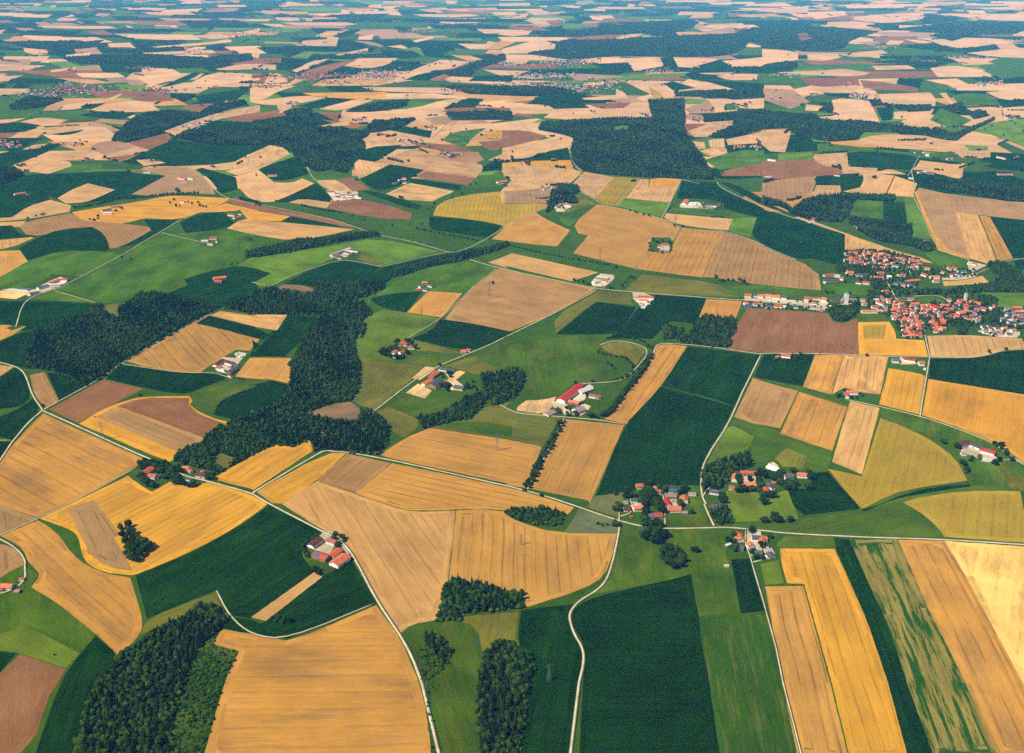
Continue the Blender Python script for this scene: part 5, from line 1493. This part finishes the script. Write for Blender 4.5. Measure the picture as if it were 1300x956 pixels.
# far hamlets and villages: too small and many to be single things
FARV = [  # x, y, half width, half height in survey pixels, houses, red share
 (400,97,75,3,260,.6),(95,113,42,7,260,.6),(55,121,30,4,90,.4),(482,95,32,8,240,.35),(700,110,70,6,420,.25),(600,115,28,4,150,.8),(715,80,40,5,200,.5),(745,68,28,6,120,.4),(690,96,40,4,180,.1),(645,82,16,3,70,.1),
 (840,90,24,3,60,.7),(770,105,14,3,26,.6),(430,105,35,3,60,.5),(340,110,24,3,60,.5),(200,115,30,3,60,.6),(790,103,20,2,20,.4),(1092,123,14,4,50,.3),(1080,108,5,3,14,.8),(1117,60,20,2,60,.7),(1220,73,30,2,70,.5),
 (1266,106,10,4,28,.7),(1245,108,14,4,24,.3),(1000,95,20,2,26,.4),(1285,52,14,2,50,.5),(240,65,16,3,46,.5),(180,87,20,3,40,.5),(430,25,20,3,80,.3),(345,40,18,3,60,.3),(530,40,26,3,90,.3),(620,12,18,2,60,.3),
 (700,18,60,3,160,.8),(765,20,20,3,70,.4),(940,18,40,2,110,.5),(1060,18,30,3,90,.6),(980,18,20,2,60,.5),(300,45,26,4,120,.5),(95,183,14,3,22,.6),(12,184,14,5,30,.5),(370,132,8,3,20,.5),(457,152,8,3,12,.6),(545,163,8,3,18,.6),(520,180,9,2,14,.4),
 (485,172,8,2,10,.5),(570,197,13,3,28,.3),(820,146,10,2,22,.5),(752,142,7,2,6,.1),(880,152,10,3,18,.7),(947,132,7,2,10,.8),(935,187,6,2,8,.7),(960,187,8,2,14,.5),(985,125,12,2,14,.2),(1035,120,7,2,12,.7),(1090,120,12,2,22,.7),
 (1205,203,5,1,5,.4),(1285,150,8,2,12,.3),(1165,78,22,1.5,40,.5),(248,160,12,3,14,.3),(180,155,8,2,8,.8),(290,130,12,2,20,.6),(110,203,8,2,8,.8),(28,210,6,2,6,.4),(1288,200,5,2,4,.6),(700,173,5,1.5,4,.8),(705,203,4,1.5,3,.9),(668,207,8,1.5,9,.7),(1030,282,8,2,6,.6),
 (1094,289,10,4,12,.5),(600,78,10,2,30,.3),(560,80,12,2,16,.6),(270,212,6,2,5,.2),(900,140,8,1.5,8,.9),(520,122,10,2,10,.7),(840,108,6,2,8,.5),(1172,307,6,2,4,.1)]
HM = Mass(); rf_ = random.Random(9)
cubeV = np.array([(-.5, -.5, -.2), (.5, -.5, -.2), (.5, .5, -.2), (-.5, .5, -.2), (-.5, -.5, .6), (.5, -.5, .6), (.5, .5, .6), (-.5, .5, .6)])
cubeF = np.array([(0, 1, 5), (0, 5, 4), (1, 2, 6), (1, 6, 5), (2, 3, 7), (2, 7, 6), (3, 0, 4), (3, 4, 7)])
roofV = np.array([(-.57, -.6, .55), (.57, -.6, .55), (.57, .6, .55), (-.57, .6, .55), (-.57, 0, 1), (.57, 0, 1)])
roofF = np.array([(0, 1, 5), (0, 5, 4), (2, 3, 4), (2, 4, 5), (0, 4, 3), (1, 2, 5)])
nfar = 0
for (cx, cy_, hw, hh, n, rs) in FARV:
    for i in range(n):
        px_, py_ = cx + rf_.gauss(0, .5) * hw, cy_ + rf_.gauss(0, .5) * hh
        X, Y, Z = [float(q) for q in unproj(px_, py_)]; Z = gz(X, Y); s = float(scale_at(X, Y))
        if rf_.random() < .45:
            h = rf_.uniform(8, 14); v = rf_.random(); mass.add(LOW_B[i % 6], X + rf_.uniform(-20, 20), Y + rf_.uniform(-30, 30), Z - 1, h * 1.8, h, rf_.uniform(0, 6), [a + (b3 - a) * v for a, b3 in zip(lin(20, 36, 8), lin(44, 62, 18))])
        L = rf_.uniform(12, 22); W = rf_.uniform(10, 14); h = rf_.uniform(7, 10); a = rf_.choice((0, 1.57)) + rf_.uniform(-.3, .3)
        def put(v, f, col):
            P = v * (L, W, h); ca, sa = math.cos(a), math.sin(a)
            Q = np.stack([P[:, 0] * ca - P[:, 1] * sa + X, P[:, 0] * sa + P[:, 1] * ca + Y, P[:, 2] + Z], 1)
            HM.V.append(Q); HM.F.append(f + HM.n); HM.C.append(np.tile(np.array(col, np.float32), (len(v), 1))); HM.n += len(v)
        put(cubeV, cubeF, linw(236, 232, 224))
        put(roofV, roofF, lin(*(rf_.choice([(222, 96, 56), (190, 76, 50), (150, 70, 56)]) if rf_.random() < rs else rf_.choice([(96, 96, 104), (150, 150, 155), (200, 200, 200), (130, 110, 104)]))))
        nfar += 1
fm, nt, b = new_mat('far_house_colours'); at = N(nt, 'ShaderNodeAttribute', attribute_name='tint'); nt.links.new(at.outputs['Color'], b.inputs['Base Color'])
HM.obj('far_houses', fm, kind='stuff', label='small houses of the far villages and hamlets under red and grey roofs')
print('far houses', nfar)
# far farm trees and hedges scattered over the distant fields
edge_src = [p for k, p, near in polys if 14 < sum(q[1] for q in p) / len(p) < 262]
for _ in range(1100):
    p = rf_.choice(edge_src); i = rf_.randrange(len(p)); (x1, y1), (x2, y2) = p[i - 1], p[i]
    if math.hypot(x2 - x1, y2 - y1) < 5: continue
    gx, gy, _z = unproj([x1, x2], [y1, y2]); Lg = math.hypot(gx[1] - gx[0], gy[1] - gy[0]); s = float(scale_at(gx[0], gy[0])); stp = max(12, 2.4 / s)
    a0 = rf_.uniform(0, .8); n = rf_.choice((1, 1, 1, 2, 4, 10, 18)); h = rf_.uniform(9, 15); v = rf_.random()
    for q in range(n):
        t = a0 + q * stp / max(Lg, 1)
        if t > 1: break
        x2_, y2_ = gx[0] + (gx[1] - gx[0]) * t + rf_.uniform(-4, 4), gy[0] + (gy[1] - gy[0]) * t + rf_.uniform(-4, 4)
        if near_road(x2_, y2_, 7) or any(math.hypot(x2_ - a, y2_ - b2) < c_ + 6 for a, b2, c_ in FOOT[:nb]): continue
        mass.add(LOW_B[q % 6], x2_, y2_, gz(x2_, y2_) - .8, max(h, stp) * rf_.uniform(1.0, 1.5), h * rf_.uniform(.8, 1.2), rf_.uniform(0, 6), [a_ + (b3 - a_) * v for a_, b3 in zip(lin(18, 34, 8), lin(44, 62, 16))])

# church
def at_px(tile, x, y, up=0):
    T = TILES[tile]; X, Y, Z = unproj(T[0] + x / T[2], T[1] + y / T[2], up); X, Y = float(X), float(Y); return X, Y, gz(X, Y)
X, Y, Z = at_px('zK', 600, 695)
ch = bpy.data.objects.new('church', None); link(ch, None, 'white village church with tall pointed tower and orange nave roof', 'church'); ch.location = (X, Y, Z); ch.rotation_euler = (0, 0, .1)
wv, wf, rv2, rf2 = gable(22, 12, 8, 5, .5)
sh = lambda V, dx: [(a + dx, b2, c_) for a, b2, c_ in V]
add_part('wall', sh(wv, -13), wf, wall_m, ch, lin(244, 242, 236)); add_part('roof', sh(rv2, -13), rf2, tile_m, ch, lin(205, 92, 50))
V, F = quadbox(-3.6, 3.6, -3.6, 3.6, -2, 34); tw = add_part('tower', V, F, wall_m, ch, lin(244, 242, 236))
add_part('spire', [(-4, -4, 34), (4, -4, 34), (4, 4, 34), (-4, 4, 34), (-1.6, -1.6, 38), (1.6, -1.6, 38), (1.6, 1.6, 38), (-1.6, 1.6, 38), (0, 0, 49)],
    [(0, 1, 5, 4), (1, 2, 6, 5), (2, 3, 7, 6), (3, 0, 4, 7), (4, 5, 8), (5, 6, 8), (6, 7, 8), (7, 4, 8), (0, 3, 2, 1)], tile_m, ch, lin(110, 116, 122))
for sx, sy in ((0, -1), (-1, 0), (1, 0)):
    for z0 in (27, 18):
        a = 3.64; V, F = quadbox(*( (-.8, .8, sy * a - .05, sy * a + .05) if sy else (sx * a - .05, sx * a + .05, -.8, .8)), z0, z0 + 2.8); add_part('window', V, F, win_m, tw)
for i in range(4):
    V, F = quadbox(-22 + i * 5, -20.6 + i * 5, -6.08, -6.0, 2.5, 6.5); add_part('window', V, F, win_m, ch)
FOOT.append((X, Y, 20))
# grain silo tower
X, Y, Z = at_px('zJ', 335, 750)
si = bpy.data.objects.new('grain_silo', None); link(si, None, 'tall white grain silo tower among the grey store roofs', 'silo'); si.location = (X, Y, Z)
V, F = quadbox(-6, 6, -5, 5, -2, 30); add_part('tower', V, F, wall_m, si, lin(246, 246, 244))
V, F = quadbox(-4, 4, -3.6, 3.6, 30.01, 34); add_part('roof_house', V, F, wall_m, si, lin(170, 174, 180))
V, F = quadbox(-11, -6.02, -4, 4, -2, 20); add_part('bin', V, F, wall_m, si, lin(150, 165, 178))
# chapel with a small tower
X, Y, Z = at_px('zJ', 350, 380)
cp = bpy.data.objects.new('chapel_tower', None); link(cp, None, 'slim pale chapel tower beside an orange-tiled house at the village green', 'tower'); cp.location = (X, Y, Z)
V, F = quadbox(-2, 2, -2, 2, -1, 15); add_part('wall', V, F, wall_m, cp, lin(240, 236, 226))
add_part('spire', [(-2.3, -2.3, 15), (2.3, -2.3, 15), (2.3, 2.3, 15), (-2.3, 2.3, 15), (0, 0, 20)], [(0, 1, 4), (1, 2, 4), (2, 3, 4), (3, 0, 4), (0, 3, 2, 1)], tile_m, cp, lin(110, 60, 50))

# pylons
def bars(segs, r):
    V = []; F = []
    for a, b2, w_ in segs:
        a, b2 = Vector(a), Vector(b2); d = (b2 - a).normalized(); t = d.orthogonal().normalized() * w_; q = d.cross(t).normalized() * w_; s = len(V)
        for p in (a, b2): V += [tuple(p + t), tuple(p + q), tuple(p - t), tuple(p - q)]
        F += [(s, s + 1, s + 5, s + 4), (s + 1, s + 2, s + 6, s + 5), (s + 2, s + 3, s + 7, s + 6), (s + 3, s, s + 4, s + 7)]
    return V, F
PL = ['small white-grey power pylon in the maize field at the bottom centre', 'tall lattice pylon beside the dark maize right of the many-roofed farm', 'lattice pylon in the big tan field near the left crossroads',
      'tall lattice pylon in the tan field beside the valley lane', 'tall lattice pylon in the light green meadow', 'lattice pylon in the golden stubble of the central hill', 'lattice pylon at the lane crossing by the lone farm',
      'lattice pylon in the dark field beside the far road', 'lattice pylon in the tan field above the country road', 'tall lattice pylon rising from the wood', 'slim pole mast in the brown-gold field at the lower right']
pyl_at = []
for (tile, x, y, h), lab in zip(PYLONS, PL):
    X, Y, Z = at_px(tile, x, y); r0 = h * .075; pyl_at.append((X, Y, Z, h))
    py = bpy.data.objects.new('power_pylon', None); link(py, None, lab, 'pylon', 'power pylons crossing the fields'); py.location = (X, Y, Z); py.rotation_euler = (0, 0, .35)
    segs = []; lv = [0, .22, .42, .6, .78, 1.0]
    for sx in (-1, 1):
        for sy in (-1, 1): segs.append(((sx * r0, sy * r0, -.5), (sx * .5, sy * .5, h * .95), .22))
    for i in range(5):
        f0, f1 = lv[i], lv[i + 1]; a, c_ = r0 * (1 - f0) + .5 * f0, r0 * (1 - f1) + .5 * f1
        for (p, q) in (((-1, -1), (1, -1)), ((1, -1), (1, 1)), ((1, 1), (-1, 1)), ((-1, 1), (-1, -1))):
            segs += [((p[0] * a, p[1] * a, f0 * h * .95), (q[0] * c_, q[1] * c_, f1 * h * .95), .11), ((q[0] * a, q[1] * a, f0 * h * .95), (p[0] * c_, p[1] * c_, f1 * h * .95), .11)]
    segs.append(((0, 0, h * .9), (0, 0, h), .2))
    V, F = bars(segs, 1); add_part('lattice_tower', V, F, mt_m, py)
    for z_, wd in ((.66, .26), (.80, .20), (.93, .13)) if h > 40 else ((.86, .22),):
        V, F = bars([((-wd * h, 0, z_ * h), (wd * h, 0, z_ * h), .2), ((-wd * h, 0, z_ * h), (0, 0, z_ * h + h * .05), .12), ((wd * h, 0, z_ * h), (0, 0, z_ * h + h * .05), .12)], 1); add_part('crossarm', V, F, mt_m, py)

# tractors
tr_m, nt, b = new_mat('tractor_paint'); oi = N(nt, 'ShaderNodeObjectInfo'); nt.links.new(oi.outputs['Color'], b.inputs['Base Color']); b.inputs['Roughness'].default_value = .4
rb_m, nt, b = new_mat('tyre_rubber'); b.inputs['Base Color'].default_value = (.02, .02, .02, 1)
def wheel(x, y, r_, w_, par):
    n = 14; V = [(x + r_ * math.cos(6.283 * i / n), y + s * w_ / 2, r_ + r_ * math.sin(6.283 * i / n)) for s in (-1, 1) for i in range(n)]
    F = [(i, (i + 1) % n, n + (i + 1) % n, n + i) for i in range(n)] + [tuple(range(n - 1, -1, -1)), tuple(range(n, 2 * n))]
    add_part('wheel', V, F, rb_m, par)
for tile, x, y, col, lab in (('a3', 275, 795, (70, 110, 60), 'small green tractor turning the cut grass in the mown meadow'), ('a2', 475, 432, (90, 90, 96), 'grey combine harvester at the edge of the half-cut golden field'),
        ('zI', 905, 757, (150, 60, 60), 'small red tractor on the lane below the brown field')):
    X, Y, Z = at_px(tile, x, y); t = bpy.data.objects.new('tractor', None); link(t, None, lab, 'tractor'); t.location = (X, Y, Z + (1.1 if tile == 'zI' else .5)); t.rotation_euler = (0, 0, .6)
    V, F = quadbox(-.6, 2.2, -.5, .5, .8, 1.7); add_part('bonnet', V, F, tr_m, t, lin(*col))
    add_part('cab', [(-1.8, -.85, .9), (-.6, -.85, .9), (-.6, .85, .9), (-1.8, .85, .9), (-1.6, -.75, 2.8), (-.75, -.75, 2.8), (-.75, .75, 2.8), (-1.6, .75, 2.8)],
        [(0, 3, 2, 1), (4, 5, 6, 7), (0, 1, 5, 4), (1, 2, 6, 5), (2, 3, 7, 6), (3, 0, 4, 7)], win_m, t)
    for wx, rr_ in ((-1.3, .9), (1.5, .6)):
        for sy in (-1, 1): wheel(wx, sy * 1.0, rr_, .45, t)


for tile, x, y, col, lab in (('zU', 670, 337, (150, 40, 36), 'small red car at the track junction below the blue-roofed farm'), ('zU', 572, 402, (120, 50, 40), 'dark red car on the grassy track above the wood'),
        ('zB', 640, 235, (225, 225, 225), 'white car in the entrance of the four-sided farm'), ('zE', 940, 440, (60, 70, 90), 'dark blue car parked in the pale yard of the crossroads hamlet'), ('b3', 552, 400, (235, 235, 235), 'white car driving on the country road past the maize field')):
    X, Y, Z = at_px(tile, x, y); t = bpy.data.objects.new('car', None); link(t, None, lab, 'car'); t.location = (X, Y, Z + 1.15); t.rotation_euler = (0, 0, -.9 if tile == 'b3' else .5)
    V, F = quadbox(-2.2, 2.2, -.9, .9, .35, .95); add_part('body', V, F, tr_m, t, lin(*col))
    add_part('cabin', [(-1.7, -.82, .95), (1.0, -.82, .95), (1.0, .82, .95), (-1.7, .82, .95), (-1.3, -.7, 1.5), (.4, -.7, 1.5), (.4, .7, 1.5), (-1.3, .7, 1.5)],
        [(4, 5, 6, 7), (0, 1, 5, 4), (1, 2, 6, 5), (2, 3, 7, 6), (3, 0, 4, 7)], win_m, t)
    for wx in (-1.35, 1.35):
        for sy in (-1, 1): wheel(wx, sy * .85, .34, .22, t)
mass.obj('woodland', ms_m, kind='stuff', label='dark mixed woods, hedgerows and far trees between the fields')

# ---------------- light, sky, air ----------------
SUN_EL, SX, SY = math.radians(50), -.86, -.50
sd = Vector((SX, SY, 0)).normalized() * math.cos(SUN_EL) + Vector((0, 0, math.sin(SUN_EL)))
sl = bpy.data.lights.new('sun', 'SUN'); sl.energy = 4.5; sl.angle = math.radians(.53); sl.color = (1, .94, .84)
so = bpy.data.objects.new('sun', sl); COL.objects.link(so); so.rotation_euler = sd.to_track_quat('Z', 'Y').to_euler(); so.location = (0, 0, 3000)
w = bpy.data.worlds.new('World'); S.world = w; w.use_nodes = True
nt = w.node_tree; sk = nt.nodes.new('ShaderNodeTexSky'); sk.sky_type = 'NISHITA'; sk.sun_disc = False
sk.sun_elevation = SUN_EL; sk.sun_rotation = math.atan2(sd.x, sd.y); sk.altitude = 1200; sk.air_density = 1; sk.dust_density = 2.5; sk.ozone_density = .4
nt.links.new(sk.outputs[0], nt.nodes['Background'].inputs[0]); nt.nodes['Background'].inputs[1].default_value = .05
HAZE = 1
if HAZE:
    far = float(GV[:, 1].max()) + 200; wid = float(np.abs(GV[:, 0]).max()) + 200; lo = float(GV[:, 2].min()) - 1.5; top = 1010.0
    y0 = float(GV[:, 1].min()) - 200
    V = [(sx, sy, sz) for sz in (lo, top) for sy in (min(y0, -3000), far) for sx in (-wid, wid)]
    F = [(0, 2, 3, 1), (4, 5, 7, 6), (0, 1, 5, 4), (2, 6, 7, 3), (0, 4, 6, 2), (1, 3, 7, 5)]
    hm = bpy.data.materials.new('haze'); hm.use_nodes = True; nt = hm.node_tree; nt.nodes.clear()
    out = nt.nodes.new('ShaderNodeOutputMaterial'); pv = nt.nodes.new('ShaderNodeVolumePrincipled')
    pv.inputs['Color'].default_value = (.12, .50, 1.0, 1); pv.inputs['Absorption Color'].default_value = (1, 1, 1, 1); pv.inputs['Density'].default_value = 2.5e-5; pv.inputs['Anisotropy'].default_value = -.15
    nt.links.new(pv.outputs[0], out.inputs['Volume'])
    me = bpy.data.meshes.new('haze'); me.from_pydata(V, [], F); me.materials.append(hm)
    link(bpy.data.objects.new('haze', me), kind='stuff', label='thin bluish summer haze over the farmland')
S.view_settings.view_transform = 'Standard'; S.view_settings.look = 'None'; S.view_settings.gamma = 1; S.view_settings.exposure = .84
S.cycles.use_denoising = False; S.cycles.denoising_prefilter = 'ACCURATE'; S.cycles.denoising_input_passes = 'RGB_ALBEDO_NORMAL'; S.cycles.max_bounces = 4; S.cycles.volume_bounces = 0; S.cycles.diffuse_bounces = 2
S.cycles.volume_step_rate = 1
S.cycles.use_adaptive_sampling = True; S.cycles.adaptive_threshold = .02
